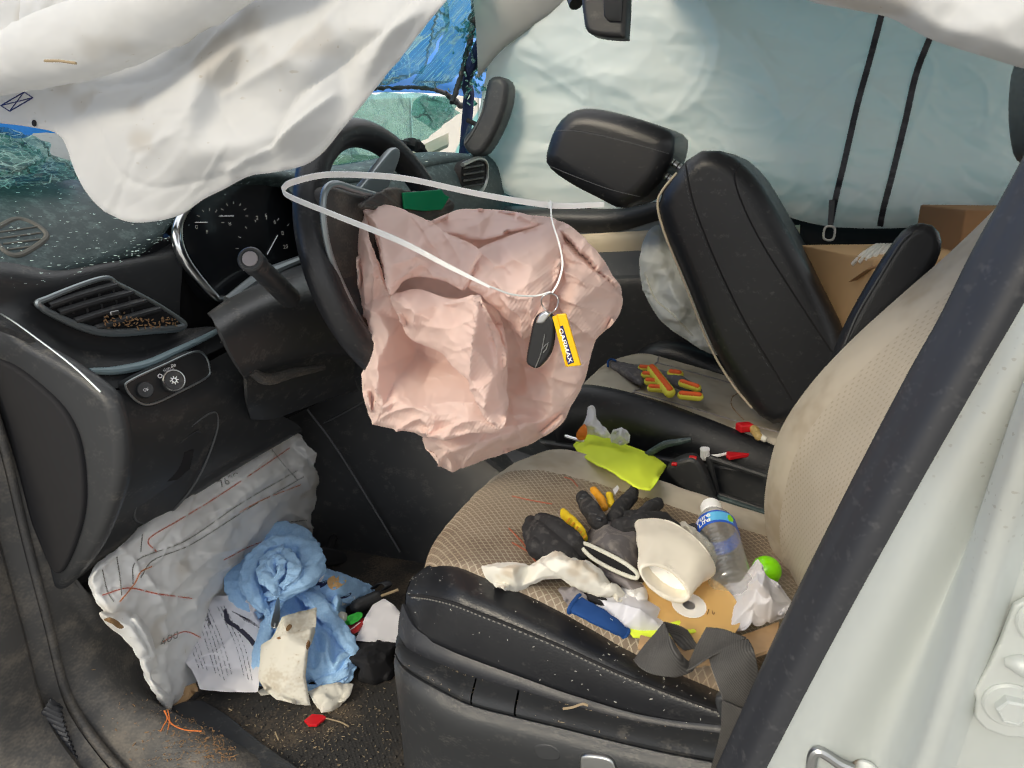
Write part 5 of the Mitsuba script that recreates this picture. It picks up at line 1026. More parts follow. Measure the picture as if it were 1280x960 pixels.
# ================================================================ LOOSE THINGS IN THE FOOTWELL
mt = crumple([(200, 905), (260, 862), (400, 700), (520, 690), (560, 760), (560, 1000), (440, 1020), (330, 970)], [(200, 905, 0), (520, 690, 0), (440, 1020, 0), (400, 850, 0)], 'z', 6, .0015, 16, 3, (0, 1), .006, 0)
add('foot_mat', mt, 'floor_mat', True, label='black studded rubber floor mat dusted with dirt', cat='floor mat')
ms = []
for U in range(300, 520, 15):
    for V in range(866, 960, 10):
        if V > 850 + .55 * max(0, 330 - U) and U > 270 + .9 * (V - 866) * .6 - 40:
            p = spot(U + (V // 10 % 2) * 7, V, z=.0015); ms.append(trimesh.creation.cone(.0022, .0026, sections=6).apply_translation(p))
add('foot_mat__stud', cat(ms), 'floor_mat', False, kind='stuff')
add('heel_pad', rough(plate(px([(204, 905), (252, 875), (330, 930), (400, 985), (330, 1000)], z=.008), .008, .003, 3, 60), .001, 40, 2), 'black_plastic', label='smooth black raised rubber edge next to the sill', cat='mat edge')
# pedal and dead dark blocks
pk = 'brake_pedal'
tag(pk, 'black pedal just beyond the blue towel', 'pedal')
add(pk + '__pad', plate(px([(384, 690), (398, 684), (430, 690), (432, 704), (400, 708), (386, 704)], x=.80), .012, .004, 4, 40), 'black_plastic')
add(pk + '__arm', tube([spot(410, 690, x=.82), spot(430, 640, x=.90), spot(450, 560, x=.93)], .008, 10, 16), 'black_soft')
# printed sheet of paper
op = [(214, 760), (226, 750), (262, 745), (300, 743), (320, 760), (338, 790), (330, 812), (322, 864), (280, 864), (250, 861), (246, 850), (240, 838), (232, 832), (224, 806)]
kp_ = [(214, 760, .075), (300, 743, .10), (338, 790, .06), (322, 864, .022), (250, 861, .028), (232, 832, .045), (270, 800, .062), (290, 812, .056), (255, 830, .034), (300, 835, .03), (280, 770, .085), (240, 790, .068), (262, 818, .054)]
pm_ = crumple(op, kp_, 'z', 2.6, .001, 14, 6, (0, 1), .0004, 1, smooth=False, fct=((40, .002, 1.5, 20),), crs=[([(228,834),(262,822),(300,790),(318,770)],.006,4),([(214,800),(250,790),(290,770)],-.003,5)])
add('printed_sheet', pm_, 'paper_white', True, label='creased white sheet of printed paper on the driver floor', cat='paper')
rt = np.random.default_rng(4); ln = []
def tline(p0, p1, p2, dsh=True):
    q = onmesh(pm_, dens([p0, p1, p2], 26), .0006)
    if len(q) < 8: return
    i = 0
    while i < len(q) - 2:
        n_ = int(rt.integers(2, 6)) if dsh else len(q) - 1; j = min(len(q), i + n_)
        if j - i >= 2: ln.append(tube(q[i:j], .00042, 4))
        i = j + (1 if rt.random() < .5 else 0)
for k in range(14):
    t = k / 13
    s0 = (228 + 52 * t, 764 - .5 * k); e = .62 + .3 * rt.random()
    if k in (3, 9, 10): continue
    mid = (236 + 68 * t, 800 + 4 * t); end = (250 + 66 * t - (0 if k > 4 else 20 * 0), 824 + 32 * (1 - abs(t - .5)) * e)
    tline(s0, mid, (min(end[0], 326), end[1] if k < 9 else 815 + 3 * k))
for k in range(7): tline((290 + 3.2 * k, 764 + 1.5 * k), (300 + 3 * k, 770 + 1.5 * k), (306 + 3 * k, 776 + 1.5 * k))
add('printed_sheet__text_lines', cat(ln), 'ink', False)
hb = onmesh(pm_, dens([(282, 761), (285, 776), (298, 785), (312, 798), (318, 806)], 8), .0008)
if len(hb) > 4: add('printed_sheet__header_bar', strap(hb, np.tile([[.0016, .0032, .0]], (len(hb), 1)), .0003, 40, 3), 'ink', False)
hd2 = []
for s, U, V in (('Instructions', 233, 766), ('In the event', 256, 764)):
    p = onmesh(pm_, [(U, V), (U + 4, V + 14), (U + 5, V - 1)], .0009)
    if len(p) == 3: hd2.append(place(meshkit.text_mesh(s, .0042, .0002, True), p[0], p[1] - p[0], p[2] - p[0]))
if hd2: add('printed_sheet__heading', cat(hd2), 'ink', False)
add('card_scrap', crumple([(215, 866), (244, 853), (248, 862), (236, 874), (220, 882), (215, 880)], [(215, 866, .012), (244, 853, .02), (236, 874, .006), (220, 882, .004)], 'z', 2.5, .001, 40, 3, (0, 1), .002, 1, smooth=False), 'cardboard', label='torn scrap of brown card beside the sill', cat='card scrap')
add('tag_scrap', plate(px([(322, 864), (330, 859), (340, 857), (346, 862), (336, 868), (326, 869)], z=.006), .001, .0003, 1), 'cream_paper', label='tiny pale paper tag under the printed sheet corner', cat='paper scrap')

# blue towel, coiled
ot = [(288, 712), (292, 690), (306, 674), (330, 663), (352, 664), (374, 676), (384, 690), (388, 712), (384, 726), (398, 735), (420, 745), (432, 760), (430, 790), (438, 800), (446, 822), (440, 840), (420, 852), (398, 858), (370, 860), (340, 856), (312, 852), (308, 840), (318, 806), (330, 790), (316, 780), (298, 760), (290, 738)]
kt_ = [(288, 712, .075), (306, 674, .10), (330, 663, .105), (374, 676, .10), (388, 712, .085), (340, 705, .125), (320, 690, .135), (360, 690, .14), (310, 720, .12), (350, 720, .13), (372, 708, .125), (330, 750, .09), (298, 760, .06), (345, 770, .075), (398, 735, .06), (430, 790, .035), (446, 822, .02), (400, 800, .05), (398, 858, .008), (370, 860, .008), (312, 852, .02), (330, 820, .035), (380, 830, .035), (420, 852, .008), (400, 770, .06), (420, 830, .035)]
def swirl(X, Q):
    u, v = Q[:, 0] - 336, (Q[:, 1] - 702) * 1.15; r = np.hypot(u, v); th = np.arctan2(v, u)
    w = np.clip((60 - r) / 15, 0, 1)
    n = meshkit.noise(np.c_[Q * .045, np.zeros(len(Q))], 3) * 2.5
    ph = r / 4.2 - th + n
    a = .0055 * w * (1 - np.abs(np.sin(ph / 2)) ** .7 * 2 + .5)
    b = .006 * (1 - w) * (np.sin((u * .16 + n * 2.0 + .05 * v)) + .6 * np.sin(u * .33 - v * .12 + n * 3))
    return a + b
tw = crumple(ot, kt_, 'z', 2.1, .003, 60, 9, (.022, 9), .002, 1, fold=swirl, fct=((22, .008, 2.2, 70), (10, .003, 2, 60)))
add('blue_towel', tw, 'cloth_blue', True, label='pale blue towel coiled in a heap on the driver floor', cat='towel')
def coil(pts, zs, rad, seed, flat=.8):
    return add('blue_towel__fold', cloth_tube(spot([p[0] for p in pts], [p[1] for p in pts], z=zs), rad, seed, flat), 'cloth_blue', True)
coil([(396, 722), (388, 694), (374, 674), (348, 666), (318, 675), (299, 700), (296, 730), (306, 756), (324, 774)], [.075, .10, .11, .115, .115, .11, .10, .085, .07], [.008, .018, .022, .021, .021, .021, .020, .016, .006], 3)
coil([(326, 748), (350, 742), (378, 726), (391, 704), (382, 686), (358, 679), (333, 685), (317, 704), (313, 728), (322, 752), (336, 768)], [.09, .115, .130, .134, .138, .142, .142, .134, .122, .105, .085], [.006, .013, .018, .020, .019, .016, .014, .014, .015, .013, .006], 7)
coil([(352, 736), (368, 718), (366, 702), (352, 693), (337, 700), (331, 716), (338, 730), (348, 744)], [.135, .146, .152, .154, .153, .148, .142, .125], [.006, .012, .013, .011, .009, .010, .010, .004], 11)
coil([(340, 726), (350, 714), (352, 704), (345, 699), (340, 708), (344, 720)], [.148, .155, .158, .158, .155, .15], [.004, .006, .007, .006, .005, .003], 15)
coil([(352, 744), (340, 768), (330, 796), (322, 830), (322, 852)], [.10, .085, .06, .035, .02], [.006, .009, .010, .012, .006], 19, .6)
coil([(366, 736), (390, 746), (410, 768), (428, 792), (440, 816), (424, 842), (396, 856)], [.085, .078, .06, .045, .028, .018, .012], [.008, .013, .013, .012, .010, .012, .006], 23, .6)
coil([(380, 740), (400, 736), (424, 744), (440, 752)], [.08, .075, .06, .04], [.006, .011, .010, .005], 29, .7)
coil([(444, 826), (430, 850), (404, 858), (372, 860)], [.02, .012, .01, .008], [.005, .011, .010, .006], 31, .6)
# printed towel corner with coloured print
o2t = [(384, 735), (394, 722), (402, 712), (418, 714), (436, 720), (456, 728), (468, 736), (466, 746), (448, 752), (430, 760), (414, 762), (396, 756)]
k2t = [(384, 735, .07), (402, 712, .09), (436, 720, .075), (468, 736, .03), (448, 752, .035), (414, 762, .045), (396, 756, .06), (425, 735, .085), (410, 738, .082), (445, 738, .055)]
pt = crumple(o2t, k2t, 'z', 2, .004, 46, 13, (.014, 6), .002, 1)
add('printed_cloth', pt, 'cloth_blue', True, label='blue cloth with navy, white and orange print next to the towel', cat='cloth')
def patch(key, m, pts, mt_, off=.0012, **k):
    q = onmesh(m, [tuple(p) for p in crv(np.array(pts, float), 36, True)], off)
    c = onmesh(m, [tuple(np.mean(np.array(pts, float), 0))], off + .0004)
    if len(q) < 8 or not len(c): return None
    n = len(q); V = np.vstack([q, c]); F = [[i, (i + 1) % n, n] for i in range(n)]
    mm = M(V, F)
    if (np.array(mm.face_normals).mean(0) @ (CAM - V[-1])) < 0: mm = M(V, np.array(F)[:, ::-1])
    return add(key, shell(mm, .0006), mt_, False, **k)
patch('printed_cloth__print', pt, [(410, 724), (420, 719), (431, 722), (432, 728), (422, 735), (416, 737), (410, 732)], 'skin_print')
patch('printed_cloth__print', pt, [(396, 722), (400, 712), (406, 714), (403, 724), (397, 730)], 'cloth_white')
patch('printed_cloth__print', pt, [(392, 727), (396, 720), (397, 730), (408, 726), (408, 730), (398, 735)], 'navy')
patch('printed_cloth__print', pt, [(416, 750), (432, 745), (438, 741), (438, 744), (428, 750), (418, 754)], 'navy')
patch('printed_cloth__print', pt, [(420, 754), (436, 748), (444, 746), (440, 752), (428, 757)], 'cloth_white')
patch('blue_towel__print', tw, [(388, 748), (398, 744), (408, 750), (412, 758), (406, 764), (398, 762), (394, 754)], 'navy')
patch('blue_towel__print', tw, [(394, 748), (400, 745), (402, 750), (397, 752)], 'pink_print')
patch('blue_towel__print', tw, [(360, 735), (372, 728), (380, 728), (378, 734), (368, 738)], 'navy')
# tool on the towel
tl_ = px([(348, 750), (345, 765), (342, 786)], z=[.128, .124, .118])
tv = plate(px([(346, 748), (349.5, 749), (350, 770), (346.5, 782), (342, 784), (338.5, 780), (342, 764)], z=.126), .003, .0012, 3, 50)
add('steel_tool', tv, 'satin_metal', label='small flat grey steel tool lying on the blue towel', cat='tool')
add('steel_tool__rivet', lathe([(0, 0), (.002, 0), (.0016, .001), (0, .0012)], spot(343.5, 780, z=.1275), (-.1, .5, .8), 14), 'chrome')
# stained envelope-like paper
oe = [(352, 770), (372, 764), (396, 758), (394, 790), (386, 812), (382, 846), (388, 881), (372, 880), (346, 876), (330, 862), (323, 850), (326, 808), (338, 802)]
ke = [(352, 770, .112), (396, 758, .10), (386, 812, .078), (388, 881, .012), (323, 850, .035), (326, 808, .07), (360, 800, .088), (345, 830, .062), (366, 850, .045), (350, 870, .024)]
em = crumple(oe, ke, 'z', 2.2, .001, 24, 7, (.003, 4), .0012, 1, smooth=False, fct=((26, .0025, 1.6, 30), (9, .0008)), crs=[([(328,806),(352,798),(394,786)],.005,3),([(386,812),(366,840),(350,872)],.003,3)])
add('stained_paper', em, 'cream_paper', True, label='large folded cream paper with small brown stains lying across the towel', cat='paper')
patch('stained_paper__stain', em, [(358, 784), (362, 780), (365, 783), (361, 788), (358, 788)], 'brown_stain')
patch('stained_paper__stain', em, [(346, 797), (350, 796), (350, 799), (347, 799)], 'card_dark')
patch('stained_paper__stain', em, [(383, 805), (386, 800), (388, 806), (384, 812)], 'card_dark')
ow = [(444, 800), (452, 780), (466, 756), (480, 748), (492, 756), (502, 768), (500, 802), (478, 804)]
add('white_card', crumple(ow, [(444, 800, .03), (466, 756, .05), (480, 748, .055), (502, 768, .045), (500, 802, .025), (478, 804, .026), (476, 780, .04)], 'z', 3, .001, 30, 5, (0, 1), .001, 1, smooth=False), 'paper_white', True, label='white rectangular card standing next to the seat base', cat='card')
osc = [(384, 862), (400, 858), (424, 855), (442, 856), (438, 868), (426, 882), (414, 890), (402, 894), (394, 880)]
scp = crumple(osc, [(384, 862, .02), (442, 856, .018), (414, 890, .006), (402, 894, .006), (410, 870, .022)], 'z', 2, .001, 50, 8, (.003, 5), .001, 1, smooth=False, fct=((12, .004), (5, .0012)))
add('dirty_tissue', scp, 'cream_paper', True, label='dirty white tissue scrap at the near end of the towel', cat='tissue')
add('red_chip', plate(px([(380, 900), (390, 892), (404, 893), (408, 896), (396, 906), (386, 906)], z=.008), .004, .001, 2), 'red', label='flat red plastic piece on the floor mat', cat='plastic piece')
# dark clutter: glove, wallet, wrappers
ob = [(420, 820), (436, 808), (460, 802), (488, 800), (496, 806), (490, 826), (496, 838), (486, 852), (466, 858), (446, 850), (450, 836), (430, 832)]
add('black_cloth', crumple(ob, [(420, 820, .02), (460, 802, .035), (496, 806, .03), (496, 838, .012), (466, 858, .006), (460, 828, .05), (446, 850, .008), (480, 825, .042)], 'z', 2.4, .006, 40, 18, (.012, 6), .0015, 1), 'black_soft', True, label='crumpled black cloth on the mat under the white card', cat='cloth')
og = [(440, 756), (452, 748), (468, 742), (474, 745), (475, 752), (462, 760), (450, 766)]
add('black_case', meld(hullchain([spot(446, 758, z=.035), spot(470, 748, z=.035)], [.012, .013]), .004, 4), 'black_plastic', label='small black oblong case between the cloth and the white card', cat='case')
add('green_wrapper', crumple([(424, 778), (436, 770), (450, 765), (453, 770), (444, 778), (430, 782)], [(424, 778, .04), (450, 765, .045), (430, 782, .036), (440, 774, .046)], 'z', 1.8, .002, 60, 8, (0, 1), .0008, 1), 'green', True, label='bright green scrap of plastic wrapper on the footwell rubbish', cat='wrapper')
rdw = crumple([(424, 788), (436, 782), (450, 774), (456, 774), (452, 784), (444, 792), (430, 795)], [(424, 788, .03), (450, 774, .04), (430, 795, .026), (440, 784, .04)], 'z', 1.8, .002, 60, 9, (.004, 4), .0008, 1)
add('red_wrapper', rdw, 'bag_red', True, label='shiny red wrapper just under the green scrap', cat='wrapper')
q = onmesh(rdw, dens([(430, 792), (440, 786), (450, 778)], 5), .0008)
if len(q) > 2: add('red_wrapper__lettering', tube(q, .0008, 5), 'white_plastic')
add('crumpled_tissue', crumple([(420, 770), (426, 764), (434, 768), (432, 776), (424, 778)], [(420, 770, .045), (434, 768, .045), (427, 771, .058)], 'z', 1.8, .005, 70, 19, (.004, 4), .0008, 1), 'cream_paper', True, label='small crumpled tissue left of the green wrapper', cat='tissue')
add('pencil_stub', tube(px([(474, 746), (498, 737)], z=[.04, .05]), .0026, 8), 'straw', label='short thin wooden stick by the seat base', cat='stick')
add('grey_strap', strap(px([(464, 736), (478, 727), (486, 732), (480, 738)], z=[.03, .045, .04, .03]), np.tile([[.004, .006, 0]], (4, 1)), .002, 30, 4), 'rubber', True, label='grey loop of strap at the far side of the footwell', cat='strap')

# loose dirt: chips on the sill, crumbs on the mat, glass crumbs on the dash
def scatter(key, n, fn, size, m_, label, catg, seed, flatn=True):
    r_ = np.random.default_rng(seed); ms_ = []
    for i in range(n):
        p = fn(r_)
        if p is None: continue
        s = size * r_.uniform(.4, 1.4)
        b = trimesh.creation.box([s * r_.uniform(1, 3.2), s * r_.uniform(.35, .7), s * .3])
        b.apply_transform(trimesh.transformations.rotation_matrix(r_.uniform(0, 6.28), [0, 0, 1]) @ trimesh.transformations.rotation_matrix(r_.normal(0, .35), [1, 0, 0])); b.apply_translation(p); ms_.append(b)
    add(key, cat(ms_), m_, False, label=label, cat=catg, kind='stuff')
sm_v = np.array(sill_top.vertices)
def on_sill(r_):
    t = abs(r_.normal(0, 1)); i = int(r_.integers(len(sm_v))); p = sm_v[i]
    w = math.exp(-((p[0] - .60) / .09) ** 2)
    return p + [0, 0, .002] + r_.normal(0, .003, 3) * [1, 1, 0] if r_.random() < w * 1.0 and p[2] > .02 else None
scatter('sill_wood_chips', 22000, on_sill, .0014, 'wood_chip', 'wood chips and needles scattered on the sill', 'wood chips', 3)
def on_mat(r_):
    U, V = r_.normal(400, 60), r_.normal(900, 34)
    return spot(U, V, z=.003) if V > 850 and U > 250 + (V - 870) * .9 else None
scatter('mat_dirt', 620, on_mat, .0012, 'straw', 'pale crumbs and straw scattered on the floor mat', 'dirt', 5)
tv_ = np.array(topm.vertices); 
def on_dash(r_):
    p = tv_[int(r_.integers(len(tv_)))] + r_.normal(0, .012, 3) * [1, 1, 0]
    return p + [0, 0, .0015] if .82 < p[0] < 1.1 and (p[1] > .3 or r_.random() < .2) else None
scatter('glass_crumbs', 6500, on_dash, .0013, 'crumb_glass', 'crumbs of broken glass scattered over the dash pad', 'glass crumbs', 7)
def on_ledge(r_):
    i = int(r_.integers(8, 205)); return full[0, i] * (1 - (t := r_.random())) + full[1, i] * t + [0, 0, .006]
scatter('seat_ledge_dirt', 420, on_ledge, .0013, 'straw', 'specks of dirt scattered on the plastic seat ledge', 'dirt', 9)
bsm = surf(br3[1:], 40, 110); bv = np.array(bsm.vertices)
scatter('bolster_specks', 150, lambda r_: bv[int(r_.integers(len(bv)))] + [0, .001, .0015], .0009, 'print_white', 'pale specks of dust on the black leather seat bolster', 'dust', 12)
for i, (pts, zz) in enumerate((([(205, 888), (209, 898), (204, 908), (201, 914)], .10), ([(210, 888), (212, 900), (210, 912)], .10), ([(206, 888), (214, 904), (230, 912), (252, 914)], .10))):
    add('orange_thread', tube(px(pts, y=.705), .0008, 6, 24), 'thread_orange', True, label=('curled orange thread hanging lowest over the sill', 'straight orange thread hanging from the airbag corner', 'long orange thread lying sideways over the sill')[i], cat='thread')
add('dry_needle', tube(px([(704, 886), (716, 884), (728, 880), (735, 882)], y=.635), .0014, 6, 20), 'straw', label='dry brown twig on the seat ledge', cat='twig')
for i, (pts) in enumerate(([(400, 896), (424, 902), (436, 908)], [(344, 915), (348, 925)], [(286, 886), (290, 888)])):
    add('straw_piece', tube(px(pts, z=.006), .0011, 6, 10), 'straw', True, label=('long pale straw beside the red chip', 'short pale straw at the near edge of the floor mat', 'tiny pale straw near the brown card scrap')[i], cat='straw')
for i, pts in enumerate(([(640, 678), (660, 690), (672, 705)], [(636, 660), (655, 680), (668, 700)], [(640, 620), (662, 625), (690, 630)], [(705, 596), (715, 600), (722, 608)])):
    add('seat_thread', tube(px(pts, s=.294), .0007, 6, 16), 'thread_red', True, label=('short reddish thread at the lower edge of the charcoal glove', 'reddish thread left of the charcoal glove', 'long reddish thread across the middle of the seat weave', 'dark reddish slit thread near the rear border of the seat cushion')[i], cat='thread')

# ================================================================ LOOSE THINGS ON THE DRIVER SEAT
# cardboard tray lining the back of the seat
ce_ = px([(800, 796), (840, 806), (880, 808), (930, 796), (974, 780)], s=.305)
ce2 = px([(800, 806), (840, 822), (880, 832), (930, 826), (974, 812)], y=.575)
add('cardboard_tray', shell(surf([ce_, ce_ * .5 + ce2 * .5 + [0, .012, 0], ce2], 8, 30), .003), 'cardboard', label='brown cardboard tray edge under the rubbish on the seat', cat='cardboard')
# white papers
pw = crumple([(862, 790), (880, 756), (905, 732), (925, 728), (938, 712), (946, 706), (953, 708), (956, 722), (972, 728), (990, 752), (980, 772), (962, 782), (930, 790), (902, 794), (892, 780)],
             [(862, 790, .303), (880, 756, .304), (892, 744, .306), (925, 728, .32), (946, 706, .375), (956, 722, .36), (990, 752, .33), (962, 782, .31), (902, 794, .305), (945, 745, .345), (930, 765, .325), (952, 735, .37), (938, 740, .335), (965, 755, .345)], 's', 2.2, .001, 26, 15, (.002, 4), .0006, 0, smooth=False, fct=((30, .002, 2, 70), (12, .0006)), crs=[([(946,708),(944,745),(938,790)],.010,4),([(954,722),(962,755),(958,782)],.007,3)])
add('crumpled_white_paper', pw, 'paper_white', True, label='crumpled white paper with a raised peak behind the gold disc', cat='paper')
pf = crumple([(736, 750), (764, 748), (800, 734), (860, 728), (905, 742), (905, 792), (846, 792), (800, 790), (776, 784), (758, 770)],
             [(736, 750, .312), (764, 748, .314), (800, 734, .303), (860, 728, .303), (905, 742, .302), (905, 792, .301), (846, 792, .301), (800, 790, .302), (776, 784, .303), (770, 765, .316), (800, 766, .328), (812, 780, .312), (830, 760, .304), (785, 756, .320)], 's', 2.2, .001, 30, 19, (.001, 3), .0006, 0, smooth=False, fct=((24, .0016), (10, .0006)), crs=[([(740,754),(790,764),(820,782)],.006,4),([(770,750),(806,764),(830,772)],-.004,3)])
add('folded_white_paper', pf, 'paper_white', True, label='folded white paper under the gold disc and beside the blue cuff', cat='paper')
py_ = crumple([(782, 784), (812, 786), (846, 776), (880, 770), (896, 776), (870, 790), (830, 796), (792, 796)], [(782, 784, .303), (846, 776, .308), (896, 776, .306), (830, 796, .303)], 's', 3, .001, 30, 3, (0, 1), .0015, 1, smooth=False)
add('yellow_notepad', py_, 'hivis', True, label='bright yellow paper edge under the folded white paper', cat='paper')
# disc
dc = spot(861, 757, s=.312); dn = np.array([-.12, .18, 1.0])
dk = add('optical_disc', lathe([(.0205, 0), (.060, 0), (.060, .0012), (.0205, .0012), (.0205, 0)], dc, dn, 72), 'disc_gold', label='gold optical disc with handwriting lying on white paper', cat='disc')
add(dk + '__hub', lathe([(.0075, 0), (.0205, 0), (.0205, .0012), (.0075, .0012), (.0075, 0)], dc, dn, 48), 'white_plastic')
fd = frame(dc + dn / np.linalg.norm(dn) * .0016, dn)
wr_ = []
for k, (a, b) in enumerate(((892, 760), (903, 757))):
    q = [spot(U, V, s=.3145) for U, V in ((884, 768), (888, 758), (892, 768), (896, 758), (900, 767), (904, 756), (908, 764))]
wr_.append(tube(q, .0006, 5, 40)); add(dk + '__handwriting', cat(wr_), 'card_dark')
# cream cup-shaped mask
r1 = [(800, 708), (810, 703), (828, 705), (846, 716), (859, 732), (862, 744), (852, 750), (834, 745), (816, 733), (804, 720)]
z1 = [.372, .378, .376, .368, .356, .345, .338, .340, .348, .360]
r2 = [(795, 653), (812, 650), (838, 653), (866, 671), (884, 691), (893, 711), (886, 722), (868, 716), (838, 690), (806, 668)]
z2 = [.350, .366, .380, .384, .376, .352, .325, .315, .312, .322]
R1 = spot([p[0] for p in r1], [p[1] for p in r1], s=z1); R2 = spot([p[0] for p in r2], [p[1] for p in r2], s=z2)
Rm = R1 * .5 + R2 * .5 + np.array([0, 0, .006]); c1_ = R1.mean(0); Ri = c1_ + (R1 - c1_) * .93
cupm = surf([Ri + (R2.mean(0) - c1_) * .25, Ri + (R2.mean(0) - c1_) * .03, R1, Rm, R2], 40, 90, True)
cupm = rough(cupm, .0022, 16, 6)
add('cream_dust_mask', shell(cupm, -.0012), 'cup_cream', True, label='cream cup-shaped paper mask standing on the heap of gloves', cat='mask')
add('cream_dust_mask__rim', tube(crv(R1, 80, True), .0020, 8, None, True), 'cup_cream', True)
add('cream_dust_mask__edge', tube(crv(R2, 80, True), .0018, 8, None, True), 'cup_cream', True)
Rb = Ri + (R2.mean(0) - c1_) * .2; cb2 = Rb.mean(0)
add('cream_dust_mask__lining', shell(surf([Rb, Rb * .55 + cb2 * .45, Rb * .03 + cb2 * .97], 8, 70, True), .0008), 'white_plastic', True)
# water bottle
ba, bb = spot(915, 738, s=.325), spot(888, 632, s=.345)
ax_ = (bb - ba); Lb = np.linalg.norm(ax_); axu = ax_ / Lb; sc__ = Lb
pr = [(0, 0), (.020, 0), (.026, .006), (.0275, .012)] + [(.0262 + .0014 * math.cos(k * 2.1), .012 + k * .0035) for k in range(1, 26)] + [(.0272, .104), (.0275, .112), (.0268, .135), (.0235, .150), (.017, .162), (.0125, .170), (.0125, .178)]
pr = [(a, b * Lb / .19) for a, b in pr]
bt2 = 'water_bottle'
bmsh = lathe(pr, ba, axu, 48)
add(bt2, bmsh, 'bottle_clear', True, label='clear ribbed plastic water bottle with a blue label lying on the seat', cat='bottle')
add(bt2 + '__cap', lathe([(0, .168), (.0138, .168), (.0142, .170), (.0142, .183), (.013, .186), (0, .186)] if False else [(0, .166 * Lb / .19), (.0145, .166 * Lb / .19), (.0148, .169 * Lb / .19), (.0148, .186 * Lb / .19), (.0135, .19 * Lb / .19), (0, .19 * Lb / .19)], ba, axu, 36), 'white_plastic', 30)
lb = add(bt2 + '__label', lathe([(.0279, .108 * Lb / .19), (.0281, .109 * Lb / .19), (.0279, .136 * Lb / .19), (.0275, .137 * Lb / .19)], ba, axu, 60), 'label_blue', True)
cyl_up = CAM - ba; cyl_up -= axu * (cyl_up @ axu); cyl_up /= np.linalg.norm(cyl_up); cyl_s = np.cross(cyl_up, axu)
sgn = 1 if np.dot(np.cross(cyl_up, axu), RT) > 0 else -1
def onlabel(th, s, r=.0286): return ba + axu * s * Lb / .19 + r * (math.cos(th) * cyl_up + math.sin(th) * cyl_s)
def lpatch(part, t0, t1, s0, s1, m_, r, n=20):
    g = [[onlabel(t, s, r) for t in np.linspace(t0, t1, n)] for s in (s0, s1)]
    mm = M(np.array(g).reshape(-1, 3), gridf(2, n))
    return add(lb + part if False else bt2 + '__label' + part, shell(mm, .0003), m_, False)
lpatch('__band', min(-sgn * .25, sgn * .95), max(-sgn * .25, sgn * .95), .1125, .1325, 'label_sky', .0283)
def wraptext(s, h, th0, s0, m_):
    m = meshkit.text_mesh(s, h, .0003, True); v = np.array(m.vertices); o = [onlabel(th0 + sgn * x_ / .0287, s0 + y_, .0287 + z_) for x_, y_, z_ in v]
    mm = M(np.array(o), m.faces); add(bt2 + '__label__lettering', mm, m_, False)
wraptext('Pure', .0085, sgn * -.98, .1235, 'white_plastic'); wraptext('Life', .0085, sgn * -.86, .1125, 'white_plastic')
lf = [onlabel(sgn * t, s, .0289) for t, s in ((.75, .113), (.95, .117), (1.02, .125), (.9, .131), (.75, .128), (.68, .12))]
add(bt2 + '__label__leaf', plate(np.array(lf), .0006, .0002, 1, 30), 'lime')
add('lime_ball', trimesh.creation.icosphere(4, .019).apply_translation(spot(958, 713, s=.315)), 'lime', True, label='lime green ball behind the water bottle', cat='ball')
add('lime_ball__seam', tube([spot(958, 713, s=.315) + .0191 * np.array([math.cos(a) * .8, math.sin(a), math.cos(a) * .6]) for a in np.linspace(0, 6.28, 40, endpoint=False)], .0006, 6, None, True), 'lime')

# gloves on the driver seat
def fingers(key, segs, m_, z=.315, **k):
    ms_ = []
    for pts, rad in segs:
        P_ = [spot(p[0], p[1], s=(p[2] if len(p) > 2 else z)) for p in pts]; ms_ += hullchain(P_, rad)
    return add(key, rough(meld(ms_, .0035, 6), .0016, 60, 3), m_, True, **k)
# black and yellow mechanic's glove with grey cuff
g1 = crumple([(730, 680), (736, 664), (752, 650), (770, 648), (790, 656), (800, 668), (800, 700), (797, 724), (780, 722), (760, 712), (738, 700), (728, 690)], [(730, 680, .32), (752, 650, .335), (800, 668, .345), (797, 724, .325), (760, 712, .318), (765, 680, .36), (780, 700, .345)], 's', 2.4, .0022, 40, 3, (.014, 7), .002, 1)
add('grey_cuff_glove', g1, 'glove_grey', True, label='grey knit glove with a pale cuff hem and black padded fingers', cat='glove')
hp = [(727, 681), (733, 680), (757, 691), (781, 704), (795, 715), (797, 721), (791, 722), (768, 713), (744, 700), (731, 689)]
hz = [.334, .338, .345, .345, .340, .335, .332, .330, .330, .331]
hm_ = crv(spot([p[0] for p in hp], [p[1] for p in hp], s=hz), 80, True)
add('grey_cuff_glove__hem', tube(hm_, .0026, 8, None, True), 'hem_white', True)
add('grey_cuff_glove__opening', plate(hm_ - np.array([0, .002, .002]), .004, .001, 2), 'black_soft')  # black plate painted in for the shade inside the cuff
fingers('grey_cuff_glove__finger', [([(748, 652, .34), (738, 636, .345), (728, 622, .335)], [.012, .0125, .010])], 'glove_black')
fingers('grey_cuff_glove__finger', [([(768, 648, .335), (776, 634, .335), (788, 622, .33), (792, 614, .325)], [.011, .011, .010, .008])], 'glove_black')
fingers('grey_cuff_glove__finger', [([(800, 648, .335), (812, 636, .335), (822, 630, .33)], [.010, .011, .009])], 'glove_black')
fingers('grey_cuff_glove__palm', [([(776, 660, .34), (800, 655, .345), (826, 652, .335), (846, 664, .325)], [.014, .015, .014, .010]), ([(780, 650, .33), (812, 648, .33)], [.013, .012])], 'glove_black')
pads = []
for k in range(5):
    for j in range(2):
        c = spot(728 + 5.2 * k + j * 3.0, 620 + 6.5 * k - j * 4 + 3, s=.3495); pads.append(rbox(c, [.0075, .0062, .004], .0012))
add('grey_cuff_glove__rubber_pads', cat(pads), 'rubber', True, kind='stuff')
fingers('grey_cuff_glove__yellow_side', [([(742, 612, .315), (750, 622, .32), (756, 634, .318)], [.0055, .0065, .005])], 'amber')
